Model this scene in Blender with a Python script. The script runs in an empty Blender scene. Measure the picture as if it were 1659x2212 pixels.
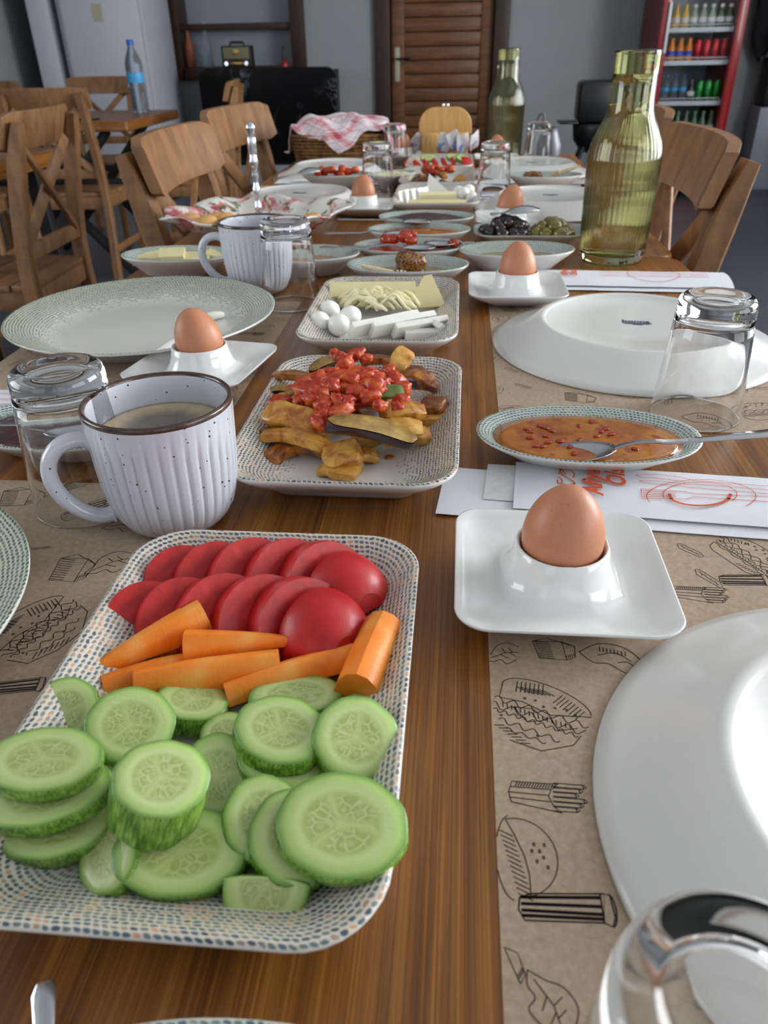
import bpy, bmesh, math, random
from mathutils import Vector, Matrix, noise
sc = bpy.context.scene
COL = sc.collection
PI = math.pi
rnd = random.Random(7)

# ------------------------------------------------------------------ camera
TZ = 0.75                                   # height of the table top
CAM_H, F_PX, PITCH, YAW, ROLL = TZ + 0.275, 1640.0, math.radians(31.5), math.radians(5.8), math.radians(-1.25)
_f = Vector((-math.sin(YAW)*math.cos(PITCH), math.cos(YAW)*math.cos(PITCH), -math.sin(PITCH)))
_r0 = Vector((math.cos(YAW), math.sin(YAW), 0)); _u0 = _r0.cross(_f)
_r = _r0*math.cos(ROLL) + _u0*math.sin(ROLL); _u = _r.cross(_f)
cam_d = bpy.data.cameras.new('camera'); cam = bpy.data.objects.new('camera', cam_d); COL.objects.link(cam)
cam_d.sensor_fit = 'HORIZONTAL'; cam_d.sensor_width = 36.0; cam_d.lens = 36.0*F_PX/1659.0
cam_d.clip_start = 0.01; cam_d.clip_end = 60
cam.matrix_world = Matrix(((_r.x, _u.x, -_f.x, 0), (_r.y, _u.y, -_f.y, 0), (_r.z, _u.z, -_f.z, CAM_H), (0, 0, 0, 1)))
cam_d.dof.use_dof = True; cam_d.dof.focus_distance = 0.50; cam_d.dof.aperture_fstop = 18.0
sc.camera = cam

def P(px, py, z=0.0):
    """the spot on the plane z above the table top that the photograph shows at (px, py)"""
    d = _r*((px-829.5)/F_PX) + _u*((1106-py)/F_PX) + _f
    t = (z + TZ - CAM_H)/d.z
    return Vector((d.x*t, d.y*t, z + TZ))

# ------------------------------------------------------------------ light and exposure
sc.view_settings.view_transform = 'Standard'; sc.view_settings.look = 'None'
sc.view_settings.gamma = 1.0; sc.view_settings.use_curve_mapping = False
sc.view_settings.exposure = 0.0
world = bpy.data.worlds.new('daylight'); sc.world = world; world.use_nodes = True
bg = world.node_tree.nodes['Background']; bg.inputs[0].default_value = (0.75, 0.86, 1.0, 1); bg.inputs[1].default_value = 1.0
def window_light(name, loc, rot, sx, sy, watts, color):
    l = bpy.data.lights.new(name, 'AREA'); l.shape = 'RECTANGLE'; l.size = sx; l.size_y = sy; l.energy = watts; l.color = color
    o = bpy.data.objects.new(name, l); COL.objects.link(o); o.location = loc; o.rotation_euler = rot
    return o
ROOM = dict(x0=-3.4, x1=3.0, y0=-2.6, y1=7.1, h=2.9)
WIN_R = [(-1.6, 0.5), (1.1, 3.2), (3.7, 5.2)]          # windows along the right wall (y ranges)
WIN_B = [(-2.4, -0.5), (0.4, 2.4)]                      # windows in the wall behind the camera (x ranges)
WIN_L = [(-0.6, 1.4)]                                   # one window in the left wall
WZ0, WZ1 = 0.75, 2.45
SKY_C = (0.93, 0.97, 1.0)
for i, (a, b) in enumerate(WIN_R):
    window_light('window_daylight', (ROOM['x1']-0.01, (a+b)/2, (WZ0+WZ1)/2), (0, PI/2, 0), WZ1-WZ0-0.1, b-a-0.1, (44, 155, 12)[i], SKY_C)
for a, b in WIN_B:
    window_light('window_daylight', ((a+b)/2, ROOM['y0']+0.01, (WZ0+WZ1)/2), (PI/2, 0, 0), b-a-0.1, WZ1-WZ0-0.1, 6, SKY_C)
for a, b in WIN_L:
    window_light('window_daylight', (ROOM['x0']+0.01, (a+b)/2, (WZ0+WZ1)/2), (0, -PI/2, 0), WZ1-WZ0-0.1, b-a-0.1, 44, SKY_C)
cy = sc.cycles
cy.use_denoising = True; cy.max_bounces = 10; cy.transmission_bounces = 10; cy.glossy_bounces = 4; cy.diffuse_bounces = 3
cy.use_adaptive_sampling = True; cy.adaptive_threshold = 0.06; cy.adaptive_min_samples = 16
cy.transparent_max_bounces = 12; cy.sample_clamp_indirect = 4.0; cy.blur_glossy = 0.5
cy.caustics_refractive = True; cy.caustics_reflective = False

# ------------------------------------------------------------------ mesh helpers
class MB:
    def __init__(s): s.v = []; s.f = []; s.uv = []; s.mi = []
    def add(s, verts, faces, uvs=None, mi=0, M=None):
        o = len(s.v)
        s.v += [tuple(M @ Vector(p)) for p in verts] if M is not None else [tuple(p) for p in verts]
        for k, f in enumerate(faces):
            s.f.append(tuple(i+o for i in f)); s.uv.append(uvs[k] if uvs else None); s.mi.append(mi if isinstance(mi, int) else mi[k])
        return s
    def loft(s, rings, U=None, V=None, cap0=False, cap1=False, mi=0, M=None, closed=True, capuv=None):
        n = len(rings[0]); vs = [p for r in rings for p in r]; fs = []; uv = []; ms = []
        m = n if closed else n-1
        for i in range(len(rings)-1):
            for j in range(m):
                k = (j+1) % n
                fs.append((i*n+j, i*n+k, (i+1)*n+k, (i+1)*n+j))
                if U is not None: uv.append([(U[j], V[i]), (U[j+1], V[i]), (U[j+1], V[i+1]), (U[j], V[i+1])])
                else: uv.append(None)
                ms.append(mi if isinstance(mi, int) else mi[i])
        if cap0:
            fs.append(tuple(range(n-1, -1, -1))); uv.append([(0, V[0])]*n if V is not None else None); ms.append(mi if isinstance(mi, int) else mi[0])
        if cap1:
            b = (len(rings)-1)*n
            fs.append(tuple(range(b, b+n))); uv.append([(0, V[-1])]*n if V is not None else None); ms.append(mi if isinstance(mi, int) else mi[-1])
        return s.add(vs, fs, uv, ms, M)
    def lathe(s, prof, n=48, mi=0, M=None, V=None, ur=1.0, mod=None, cap0=True, cap1=True):
        rings = []
        for k, (r, z) in enumerate(prof):
            ring = []
            for j in range(n):
                a = 2*PI*j/n; rr = r*(mod(a, z) if mod else 1.0)
                ring.append((rr*math.cos(a), rr*math.sin(a), z))
            rings.append(ring)
        U = [2*PI*j/n*ur for j in range(n+1)] if V is not None else None
        return s.loft(rings, U, V, cap0, cap1, mi, M)
    def tube(s, pts, r, n=8, mi=0, M=None, caps=True, flat=1.0, closed=False):
        pts = [Vector(p) for p in pts]; rs = r if isinstance(r, (list, tuple)) else [r]*len(pts)
        rings = []; up = None; L = len(pts)
        for i, p in enumerate(pts):
            if closed: t = (pts[(i+1) % L]-pts[i-1]).normalized()
            else: t = (pts[min(i+1, L-1)]-pts[max(i-1, 0)]).normalized()
            if up is None:
                up = Vector((0, 0, 1)) if abs(t.z) < 0.9 else Vector((1, 0, 0))
            up = (up - t*up.dot(t)).normalized(); b = t.cross(up)
            rings.append([tuple(p + b*(rs[i]*math.cos(2*PI*j/n)) + up*(rs[i]*flat*math.sin(2*PI*j/n))) for j in range(n)])
        if closed: rings.append(rings[0]); caps = False
        return s.loft(rings, cap0=caps, cap1=caps, mi=mi, M=M)
    def box(s, c, size, rz=0.0, mi=0, bev=0.0, M=None):
        if bev > 0:
            vs, fs = _bevbox(round(size[0], 4), round(size[1], 4), round(size[2], 4), bev)
        else:
            x, y, z = (q/2 for q in size)
            vs = [(-x, -y, -z), (x, -y, -z), (x, y, -z), (-x, y, -z), (-x, -y, z), (x, -y, z), (x, y, z), (-x, y, z)]
            fs = [(0, 3, 2, 1), (4, 5, 6, 7), (0, 1, 5, 4), (1, 2, 6, 5), (2, 3, 7, 6), (3, 0, 4, 7)]
        T = Matrix.Translation(Vector(c)) @ Matrix.Rotation(rz, 4, 'Z')
        return s.add(vs, fs, None, mi, (M @ T) if M is not None else T)
    def bar(s, a, b, w, h, mi=0, up=(0, 0, 1), bev=0.003):
        a, b = Vector(a), Vector(b); t = (b-a); L = t.length; t.normalize(); u = Vector(up)
        u = (u - t*u.dot(t)).normalized(); sd = t.cross(u)
        Mx = Matrix(((t.x, sd.x, u.x, 0), (t.y, sd.y, u.y, 0), (t.z, sd.z, u.z, 0), (0, 0, 0, 1)))
        return s.box((0, 0, 0), (L, w, h), 0, mi, bev, Matrix.Translation((a+b)/2) @ Mx)
    def ribbon(s, pts, w, z=0.0, mi=0, closed=False):
        pts = [Vector((p[0], p[1])) for p in pts]
        if closed: pts.append(pts[0].copy())
        vs = []; fs = []; L = len(pts)
        if L < 2: return s
        for i, p in enumerate(pts):
            t = pts[min(i+1, L-1)]-pts[max(i-1, 0)]
            if t.length < 1e-9: t = Vector((1, 0))
            t.normalize(); nn = Vector((-t.y, t.x))*w*0.5
            vs += [(p.x+nn.x, p.y+nn.y, z), (p.x-nn.x, p.y-nn.y, z)]
        for i in range(L-1): fs.append((2*i, 2*i+1, 2*i+3, 2*i+2))
        return s.add(vs, fs, None, mi)
    def build(s, name, mats, parent=None, smooth=True, ang=0.7, loc=None, rot=None):
        me = bpy.data.meshes.new(name); me.from_pydata(s.v, [], s.f)
        mats = mats if isinstance(mats, (list, tuple)) else [mats]
        for m in mats: me.materials.append(m)
        if any(s.mi): me.polygons.foreach_set('material_index', s.mi)
        if any(u is not None for u in s.uv):
            lay = me.uv_layers.new(name='UVMap'); flat = []
            for f, u in zip(s.f, s.uv):
                for k in range(len(f)): flat += list(u[k]) if u is not None else [0.0, -1.0]
            lay.data.foreach_set('uv', flat)
        me.update()
        bm = bmesh.new(); bm.from_mesh(me); bmesh.ops.recalc_face_normals(bm, faces=bm.faces); bm.to_mesh(me); bm.free()
        if smooth:
            me.shade_smooth()
            if ang: me.set_sharp_from_angle(angle=ang)
        o = bpy.data.objects.new(name, me); COL.objects.link(o)
        if parent is not None: o.parent = parent
        if loc is not None: o.location = loc
        if rot is not None: o.rotation_euler = rot
        return o
_bb = {}
def _bevbox(x, y, z, bev):
    key = (x, y, z, bev)
    if key not in _bb:
        bm = bmesh.new(); bmesh.ops.create_cube(bm, size=1.0)
        bmesh.ops.scale(bm, vec=(x, y, z), verts=bm.verts)
        bmesh.ops.bevel(bm, geom=list(bm.edges), offset=min(bev, 0.45*min(x, y, z)), segments=2, profile=0.5, affect='EDGES')
        bm.verts.index_update()
        _bb[key] = ([tuple(v.co) for v in bm.verts], [tuple(v.index for v in f.verts) for f in bm.faces]); bm.free()
    return _bb[key]
_ico = {}
def ico(sub):
    if sub not in _ico:
        bm = bmesh.new(); bmesh.ops.create_icosphere(bm, subdivisions=sub, radius=1.0); bm.verts.index_update()
        _ico[sub] = ([v.co.copy() for v in bm.verts], [tuple(v.index for v in f.verts) for f in bm.faces]); bm.free()
    return _ico[sub]
def blob_mesh(mb, rx, ry, rz, seed, amp=0.15, freq=1.6, sub=2, boxy=0.0, M=None, mi=0):
    vs, fs = ico(sub); out = []
    for v in vs:
        d = v.copy()
        if boxy:
            m = max(abs(d.x), abs(d.y), abs(d.z)); d = d.lerp(d/m*0.85, boxy)
        k = 1 + amp*noise.noise(v*freq + Vector((seed*7.13, seed*3.7, seed*1.9))) + amp*0.5*noise.noise(v*freq*2.7 + Vector((seed*2.3, 5.1, seed)))
        out.append((d.x*rx*k, d.y*ry*k, d.z*rz*k))
    return mb.add(out, fs, None, mi, M)
def tag(o, label=None, cat=None, group=None, kind=None):
    if label: o['label'] = label
    if cat: o['category'] = cat
    if group: o['group'] = group
    if kind: o['kind'] = kind
    return o
def thing(name, label, cat, loc=(0, 0, 0), rz=0.0, group=None):
    o = bpy.data.objects.new(name, None); COL.objects.link(o); o.empty_display_size = 0.05
    o.location = loc; o.rotation_euler = (0, 0, rz)
    return tag(o, label, cat, group)
def copy_tree(o, parent=None, loc=None, rz=None, label=None, group=None):
    c = o.copy(); COL.objects.link(c)
    if parent is not None: c.parent = parent
    for ch in list(o.children): copy_tree(ch, c)
    if loc is not None: c.location = loc
    if rz is not None: c.rotation_euler = (0, 0, rz)
    if label: c['label'] = label
    if group: c['group'] = group
    return c
def rrect(hx, hy, r, n=8, z=0.0):
    """rounded rectangle, n points per corner"""
    r = max(min(r, hx, hy), 1e-4); pts = []
    for cx, cy, a0 in ((hx-r, hy-r, 0), (-hx+r, hy-r, PI/2), (-hx+r, -hy+r, PI), (hx-r, -hy+r, 1.5*PI)):
        for k in range(n+1):
            a = a0 + PI/2*k/n; pts.append((cx+r*math.cos(a), cy+r*math.sin(a), z))
    return pts
def arc(p0, p1, p2, n=12):
    """quadratic curve"""
    p0, p1, p2 = Vector(p0), Vector(p1), Vector(p2)
    return [tuple(p0*(1-t)**2 + p1*2*t*(1-t) + p2*t*t) for t in (k/n for k in range(n+1))]
def smooth_path(pts, n=6):
    """Catmull-Rom through the points"""
    pts = [Vector(p) for p in pts]; out = []
    for i in range(len(pts)-1):
        a, b, c, d = pts[max(i-1, 0)], pts[i], pts[i+1], pts[min(i+2, len(pts)-1)]
        for k in range(n):
            t = k/n
            out.append(0.5*((2*b) + (c-a)*t + (2*a-5*b+4*c-d)*t*t + (3*b-a-3*c+d)*t**3))
    out.append(pts[-1]); return out
# ------------------------------------------------------------------ materials
def lin(r, g, b):
    f = lambda c: (c/255)/12.92 if c/255 <= 0.04045 else (((c/255)+0.055)/1.055)**2.4
    return (f(r), f(g), f(b), 1.0)
class NT:
    def __init__(s, name):
        s.m = bpy.data.materials.new(name); s.m.use_nodes = True; s.t = s.m.node_tree
        s.b = s.t.nodes['Principled BSDF']
    def n(s, typ, ins=None, **props):
        nd = s.t.nodes.new('ShaderNode'+typ)
        for k, v in props.items(): setattr(nd, k, v)
        for k, v in (ins or {}).items(): s.put(nd.inputs[k], v)
        return nd
    def put(s, sock, v):
        if isinstance(v, bpy.types.NodeSocket): s.t.links.new(v, sock)
        else: sock.default_value = v
    def math(s, op, a, b=None, c=None, clamp=False):
        nd = s.t.nodes.new('ShaderNodeMath'); nd.operation = op; nd.use_clamp = clamp
        for i, v in enumerate((a, b, c)):
            if v is not None: s.put(nd.inputs[i], v)
        return nd.outputs[0]
    def step(s, x, a, b):                     # smoothstep a..b -> 0..1
        nd = s.n('MapRange', {'Value': x, 'From Min': a, 'From Max': b}, interpolation_type='SMOOTHSTEP'); return nd.outputs[0]
    def mix(s, f, a, b, blend='MIX'):
        nd = s.t.nodes.new('ShaderNodeMix'); nd.data_type = 'RGBA'; nd.blend_type = blend
        s.put(nd.inputs[0], f); s.put(nd.inputs[6], a); s.put(nd.inputs[7], b); return nd.outputs[2]
    def ramp(s, f, stops, interp='LINEAR'):
        nd = s.n('ValToRGB', {0: f}); r = nd.color_ramp; r.interpolation = interp
        while len(r.elements) < len(stops): r.elements.new(0.5)
        for e, (p, c) in zip(r.elements, stops): e.position = p; e.color = c
        return nd.outputs[0]
    def coord(s, which='Object', scale=None, loc=None, rot=None):
        o = s.n('TexCoord').outputs[which]
        if scale or loc or rot:
            mp = s.n('Mapping', {'Vector': o})
            if scale: mp.inputs['Scale'].default_value = scale
            if loc: mp.inputs['Location'].default_value = loc
            if rot: mp.inputs['Rotation'].default_value = rot
            o = mp.outputs[0]
        return o
    def noise(s, vec, scale, detail=3.0, rough=0.5, dist=0.0, out=0):
        return s.n('TexNoise', {'Vector': vec, 'Scale': scale, 'Detail': detail, 'Roughness': rough, 'Distortion': dist}).outputs[out]
    def voro(s, vec, scale, feature='F1', out='Distance', rand=1.0):
        return s.n('TexVoronoi', {'Vector': vec, 'Scale': scale, 'Randomness': rand}, feature=feature).outputs[out]
    def bump(s, h, strength=0.3, dist=0.001):
        s.put(s.b.inputs['Normal'], s.n('Bump', {'Strength': strength, 'Distance': dist, 'Height': h}).outputs[0])
    def set(s, **kw):
        names = dict(color='Base Color', rough='Roughness', metal='Metallic', spec='Specular IOR Level', trans='Transmission Weight', ior='IOR',
                     sss='Subsurface Weight', sssr='Subsurface Radius', ssss='Subsurface Scale', coat='Coat Weight', coatr='Coat Roughness', sheen='Sheen Weight',
                     emit='Emission Color', emits='Emission Strength')
        for k, v in kw.items(): s.put(s.b.inputs[names[k]], v)
        return s
    def rand(s): return s.n('ObjectInfo').outputs['Random']
def plain(name, color, rough=0.5, **kw):
    t = NT(name); t.set(color=color, rough=rough, **kw); return t.m
def speckled(name, c1, c2, rough=0.5, scale=40, bump=0.0, bscale=None, bdist=0.001, **kw):
    t = NT(name); co = t.coord()
    f = t.noise(co, scale, 4, 0.6)
    t.set(color=t.ramp(f, [(0.3, c1), (0.7, c2)]), rough=rough, **kw)
    if bump: t.bump(t.noise(co, bscale or scale*2, 4, 0.6), bump, bdist)
    return t.m
def wood(name, stops, scale=(30, 1.3, 30), rough=0.4, coat=0.0, fine=0.35, bump=0.12, big=2.5, perobj=False):
    t = NT(name); co = t.coord(scale=scale)
    if perobj:
        co = t.n('VectorMath', {0: co, 1: t.n('CombineXYZ', {'X': t.math('MULTIPLY', t.rand(), 40.0), 'Y': t.math('MULTIPLY', t.rand(), 17.0)}).outputs[0]}, operation='ADD').outputs[0]
    a = t.noise(co, big, 5, 0.6, 0.6)
    sc2 = t.n('VectorMath', {0: co, 1: (9.0, 0.5, 9.0)}, operation='MULTIPLY').outputs[0]
    b = t.noise(sc2, big*1.3, 4, 0.65)
    f = t.math('ADD', t.math('MULTIPLY', a, 1-fine), t.math('MULTIPLY', b, fine))
    t.set(color=t.ramp(f, stops), rough=t.math('MULTIPLY_ADD', b, 0.12, rough-0.06), coat=coat, coatr=0.15)
    t.bump(b, bump, 0.0006)
    return t.m
W = {}
W['table'] = wood('oiled_oak', [(0.30, lin(70, 37, 10)), (0.43, lin(110, 64, 20)), (0.54, lin(144, 90, 34)), (0.68, lin(180, 122, 56))], scale=(52, 1.7, 52), rough=0.36, fine=0.55, bump=0.18)
W['chair'] = wood('chair_beech', [(0.3, lin(92, 60, 36)), (0.5, lin(136, 96, 60)), (0.7, lin(160, 118, 78))], scale=(14, 14, 2.0), rough=0.5, perobj=True)
W['door'] = wood('dark_pine', [(0.3, lin(66, 36, 16)), (0.5, lin(118, 72, 36)), (0.7, lin(146, 94, 48))], scale=(2.0, 12, 14), rough=0.45, perobj=True)
W['frame'] = wood('dark_walnut', [(0.3, lin(28, 17, 11)), (0.55, lin(58, 36, 23)), (0.75, lin(74, 47, 30))], scale=(9, 9, 2.0), rough=0.5, perobj=True)
W['bamboo'] = wood('bamboo', [(0.3, lin(176, 128, 66)), (0.5, lin(204, 158, 92)), (0.7, lin(218, 178, 112))], scale=(40, 40, 4), rough=0.45, perobj=True)
W['honeywood'] = wood('pale_stick_wood', [(0.3, lin(206, 176, 138)), (0.6, lin(232, 208, 176))], scale=(60, 60, 60), rough=0.55)

def make_porcelain(name, col, rough=0.12):
    t = NT(name); co = t.coord()
    t.set(color=col, rough=rough, spec=0.5, sss=0.0, coat=0.3, coatr=0.05); return t.m
W['porc'] = make_porcelain('white_porcelain', lin(232, 231, 228))
W['porc2'] = make_porcelain('matte_white_porcelain', lin(226, 224, 220), 0.28)
W['purple_porc'] = make_porcelain('white_stoneware', lin(226, 226, 230), 0.2)

def knit(name, cu=0.0035, cv=0.0027, fade0=0.022, fade1=0.062, cols=None, base=lin(214, 205, 190), centre=lin(226, 222, 215), dens=1.0):
    """printed knit dots that follow the rim; UV = (metres along the rim, metres in from the rim)"""
    t = NT(name); uv = t.n('UVMap').outputs[0]; sp = t.n('SeparateXYZ', {0: uv}); u, v = sp.outputs[0], sp.outputs[1]
    co = t.coord()
    wob = t.math('MULTIPLY', t.math('SUBTRACT', t.noise(co, 160, 3), 0.5), 0.9)
    V = t.math('ADD', t.math('DIVIDE', v, cv), wob); row = t.math('FLOOR', V)
    odd = t.math('MODULO', row, 2.0)
    Uu = t.math('ADD', t.math('ADD', t.math('DIVIDE', u, cu), t.math('MULTIPLY', odd, 0.5)), t.math('MULTIPLY', wob, 0.6)); col = t.math('FLOOR', Uu)
    fu = t.math('SUBTRACT', t.math('FRACT', Uu), 0.5); fv = t.math('SUBTRACT', t.math('FRACT', V), 0.5)
    sk = t.math('ADD', fu, t.math('MULTIPLY', fv, 0.35))
    d = t.math('SQRT', t.math('ADD', t.math('MULTIPLY', sk, t.math('MULTIPLY', sk, 1.5)), t.math('MULTIPLY', fv, t.math('MULTIPLY', fv, 2.6))))
    cell = t.n('CombineXYZ', {0: col, 1: row}).outputs[0]
    rn = t.n('TexWhiteNoise', {'Vector': cell}, noise_dimensions='3D'); r1 = rn.outputs['Value']
    rn2 = t.n('TexWhiteNoise', {'Vector': t.n('VectorMath', {0: cell, 1: (13.7, 91.3, 4.2)}, operation='ADD').outputs[0]}, noise_dimensions='3D').outputs['Value']
    dot = t.step(d, 0.66, 0.34)
    inner = t.step(v, -0.0002, 0.0006)
    big = t.noise(co, 26, 2)
    lvl = t.math('ADD', t.step(v, fade1, fade0), t.math('MULTIPLY', t.math('SUBTRACT', big, 0.5), 0.45))
    on = t.step(t.math('SUBTRACT', t.math('MULTIPLY', lvl, 1.45*dens), rn2), 0.0, 0.2)
    cols = cols or [(0.0, lin(22, 30, 50)), (0.24, lin(44, 66, 92)), (0.40, lin(74, 98, 116)), (0.54, lin(104, 114, 110)), (0.66, lin(132, 128, 112)), (0.78, lin(206, 158, 124)), (0.92, lin(190, 112, 76))]
    patch = t.math('ADD', t.math('MULTIPLY', r1, 0.62), t.math('MULTIPLY', t.noise(co, 38, 2), 0.55))
    pc = t.ramp(t.math('SUBTRACT', patch, 0.1, clamp=True), cols)
    fadein = t.step(v, fade1, fade0*0.5)
    bs = t.mix(fadein, centre, base)
    bs = t.mix(inner, lin(220, 218, 214), bs)
    m = t.math('MULTIPLY', t.math('MULTIPLY', dot, on), inner)
    t.set(color=t.mix(t.math('MULTIPLY', m, t.math('MULTIPLY_ADD', t.math('MINIMUM', t.math('MAXIMUM', lvl, 0.0), 1.0), 0.62, 0.32)), bs, pc), rough=0.26, coat=0.25, coatr=0.1)
    t.bump(t.math('MULTIPLY', m, -1.0), 0.35, 0.0004)
    return t.m
W['knit'] = knit('knit_print_stoneware')
W['knit_green'] = knit('green_knit_print_stoneware', cu=0.0042, cv=0.0028, fade0=0.016, fade1=0.064, base=lin(202, 204, 182), centre=lin(216, 214, 206),
    cols=[(0.0, lin(34, 50, 62)), (0.3, lin(56, 84, 94)), (0.55, lin(90, 112, 106)), (0.75, lin(120, 124, 98)), (0.95, lin(176, 156, 110))])
W['knit_oval'] = knit('blue_green_knit_stoneware', cu=0.0034, cv=0.0025, fade0=0.014, fade1=0.042, base=lin(196, 204, 194), centre=lin(206, 208, 198),
    cols=[(0.0, lin(34, 54, 70)), (0.3, lin(66, 94, 106)), (0.55, lin(98, 120, 118)), (0.8, lin(138, 144, 120)), (0.95, lin(190, 170, 130))])

t = NT('clear_glass'); t.set(color=(1, 1, 1, 1), rough=0.0, trans=1.0, ior=1.46); W['glass'] = t.m
t = NT('olive_green_glass'); t.set(color=lin(242, 243, 200), rough=0.0, trans=1.0, ior=1.44); W['green_glass'] = t.m
t = NT('water'); t.set(color=lin(252, 252, 244), rough=0.0, trans=1.0, ior=1.33); W['water'] = t.m
t = NT('clear_plastic'); t.set(color=lin(226, 238, 250), rough=0.08, trans=0.92, ior=1.2); W['pet'] = t.m
t = NT('cooler_pane'); t.set(color=(1, 1, 1, 1), rough=0.0, trans=1.0, ior=1.05); W['pane'] = t.m
W['steel'] = plain('polished_steel', lin(200, 202, 206), 0.12, metal=1.0)
W['silver'] = plain('silver_plate', lin(214, 216, 222), 0.16, metal=1.0)
W['dull_steel'] = plain('brushed_steel', lin(170, 172, 176), 0.32, metal=1.0)
W['black_metal'] = plain('black_enamel', lin(14, 14, 15), 0.35)
W['black'] = plain('black_paint', lin(12, 12, 13), 0.6)

t = NT('brown_eggshell'); co = t.coord()
f1 = t.noise(co, 18, 3); f2 = t.noise(co, 900, 2)
t.set(color=t.mix(t.math('MULTIPLY', t.step(f2, 0.58, 0.72), 0.45), t.ramp(f1, [(0.3, lin(188, 124, 92)), (0.7, lin(200, 136, 102))]), lin(160, 98, 70)), rough=0.42, sss=0.12, sssr=(0.01, 0.004, 0.002), ssss=0.3, spec=0.4)
t.bump(f2, 0.12, 0.0003); W['egg'] = t.m

t = NT('kraft_paper'); co = t.coord()
f = t.noise(co, 260, 5, 0.7); g = t.noise(co, 22, 3)
t.set(color=t.mix(t.math('MULTIPLY', g, 0.5), t.ramp(f, [(0.3, lin(164, 142, 120)), (0.7, lin(196, 174, 152))]), lin(178, 155, 132)), rough=0.85, spec=0.2)
t.bump(f, 0.1, 0.0004); W['kraft'] = t.m
W['ink'] = plain('dark_print_ink', lin(44, 32, 26), 0.8)
W['paper'] = speckled('white_paper', lin(222, 224, 230), lin(234, 235, 240), 0.6, 12, 0.08, 60, 0.001)
W['tissue'] = speckled('white_tissue', lin(214, 213, 214), lin(228, 227, 228), 0.9, 200, 0.2, 400, 0.0005)
W['orange_ink'] = plain('orange_print_ink', lin(216, 88, 52), 0.7)
W['blue_ink'] = plain('blue_grey_print_ink', lin(60, 72, 98), 0.6)

# food
t = NT('cucumber_flesh'); uv = t.n('UVMap').outputs[0]; sp = t.n('SeparateXYZ', {0: uv}); co = t.coord()
x, y = sp.outputs[0], sp.outputs[1]
r = t.math('SQRT', t.math('ADD', t.math('MULTIPLY', x, x), t.math('MULTIPLY', y, y)))
th = t.math('DIVIDE', t.math('ARCTAN2', y, x), 2*PI)
nz = t.noise(co, 130, 3); nz2 = t.noise(co, 500, 3)
wob = t.math('MULTIPLY', t.math('SUBTRACT', t.noise(co, 60, 2), 0.5), 0.16)
th2 = t.math('ADD', th, wob)
tri = t.math('ABSOLUTE', t.math('SUBTRACT', t.math('FRACT', t.math('MULTIPLY', th2, 3.0)), 0.5))       # 0 in a lobe .. 0.5 at the walls
pol = t.n('CombineXYZ', {0: t.math('MULTIPLY', r, 4.6), 1: t.math('MULTIPLY', th2, 13.0), 2: t.math('MULTIPLY', t.rand(), 20.0)}).outputs[0]
ed = t.voro(pol, 1.0, 'DISTANCE_TO_EDGE', 'Distance', 0.9); cell = t.voro(pol, 1.0, 'F1', 'Distance', 0.9)
zone = t.math('MULTIPLY', t.math('MULTIPLY', t.step(r, 0.60, 0.48), t.step(r, 0.08, 0.2)), t.step(tri, 0.46, 0.34))
core = t.step(t.math('ADD', r, wob), 0.62, 0.52)
base = t.ramp(r, [(0.0, lin(196, 204, 138)), (0.55, lin(176, 196, 114)), (0.66, lin(198, 214, 146)), (0.86, lin(174, 202, 112)), (0.97, lin(92, 142, 38))])
base = t.mix(t.math('MULTIPLY', core, 0.35), base, lin(162, 180, 96))
base = t.mix(t.math('MULTIPLY', zone, 0.55), base, lin(140, 160, 80))
seed = t.math('MULTIPLY', t.step(cell, 0.42, 0.22), zone)
base = t.mix(t.math('MULTIPLY', t.math('MULTIPLY', t.step(ed, 0.12, 0.02), zone), 0.6), base, lin(210, 216, 162))
base = t.mix(t.math('MULTIPLY', seed, 0.45), base, lin(198, 202, 146))
base = t.mix(t.math('MULTIPLY', t.math('MULTIPLY', t.step(tri, 0.42, 0.5), core), 0.35), base, lin(206, 212, 156))
base = t.mix(t.math('MULTIPLY', nz2, 0.22), base, lin(196, 212, 146))
t.set(color=base, rough=0.3, sss=0.12, sssr=(0.004, 0.006, 0.002), ssss=0.4, coat=0.2, coatr=0.2)
t.bump(t.math('ADD', nz2, t.math('MULTIPLY', seed, 0.8)), 0.25, 0.0005); W['cuke'] = t.m
t = NT('cucumber_skin'); uv = t.n('UVMap').outputs[0]
co = t.n('VectorMath', {0: uv, 1: (9.0, 1.2, 1.0)}, operation='MULTIPLY').outputs[0]
f = t.noise(co, 1.6, 4, 0.6); g = t.noise(t.coord(), 70, 2)
t.set(color=t.ramp(t.math('ADD', t.math('MULTIPLY', f, 0.7), t.math('MULTIPLY', g, 0.3)), [(0.36, lin(40, 86, 14)), (0.48, lin(92, 138, 36)), (0.62, lin(156, 188, 84))]), rough=0.35, coat=0.2)
t.bump(f, 0.2, 0.0006); W['cuke_skin'] = t.m
t = NT('tomato_skin'); co = t.coord(); f = t.noise(co, 60, 4); g = t.noise(t.coord(scale=(1, 1, 1)), 900, 2)
t.set(color=t.ramp(f, [(0.3, lin(176, 12, 18)), (0.7, lin(204, 28, 30))]), rough=0.42, sss=0.1, sssr=(0.006, 0.001, 0.001), ssss=0.4, coat=0.12, coatr=0.2)
t.bump(g, 0.25, 0.0003); W['tomato'] = t.m
t = NT('tomato_flesh'); co = t.coord(); f = t.noise(co, 130, 4, 0.6); 
t.set(color=t.ramp(f, [(0.3, lin(160, 10, 14)), (0.6, lin(186, 24, 22)), (0.8, lin(204, 56, 44))]), rough=0.5, sss=0.1, sssr=(0.006, 0.001, 0.001), ssss=0.4, coat=0.05, coatr=0.3)
t.bump(f, 0.3, 0.001); W['tomato_in'] = t.m
t = NT('carrot'); co = t.coord(); f = t.noise(co, 50, 3); g = t.noise(t.coord(scale=(1, 0.2, 1)), 700, 3)
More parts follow.
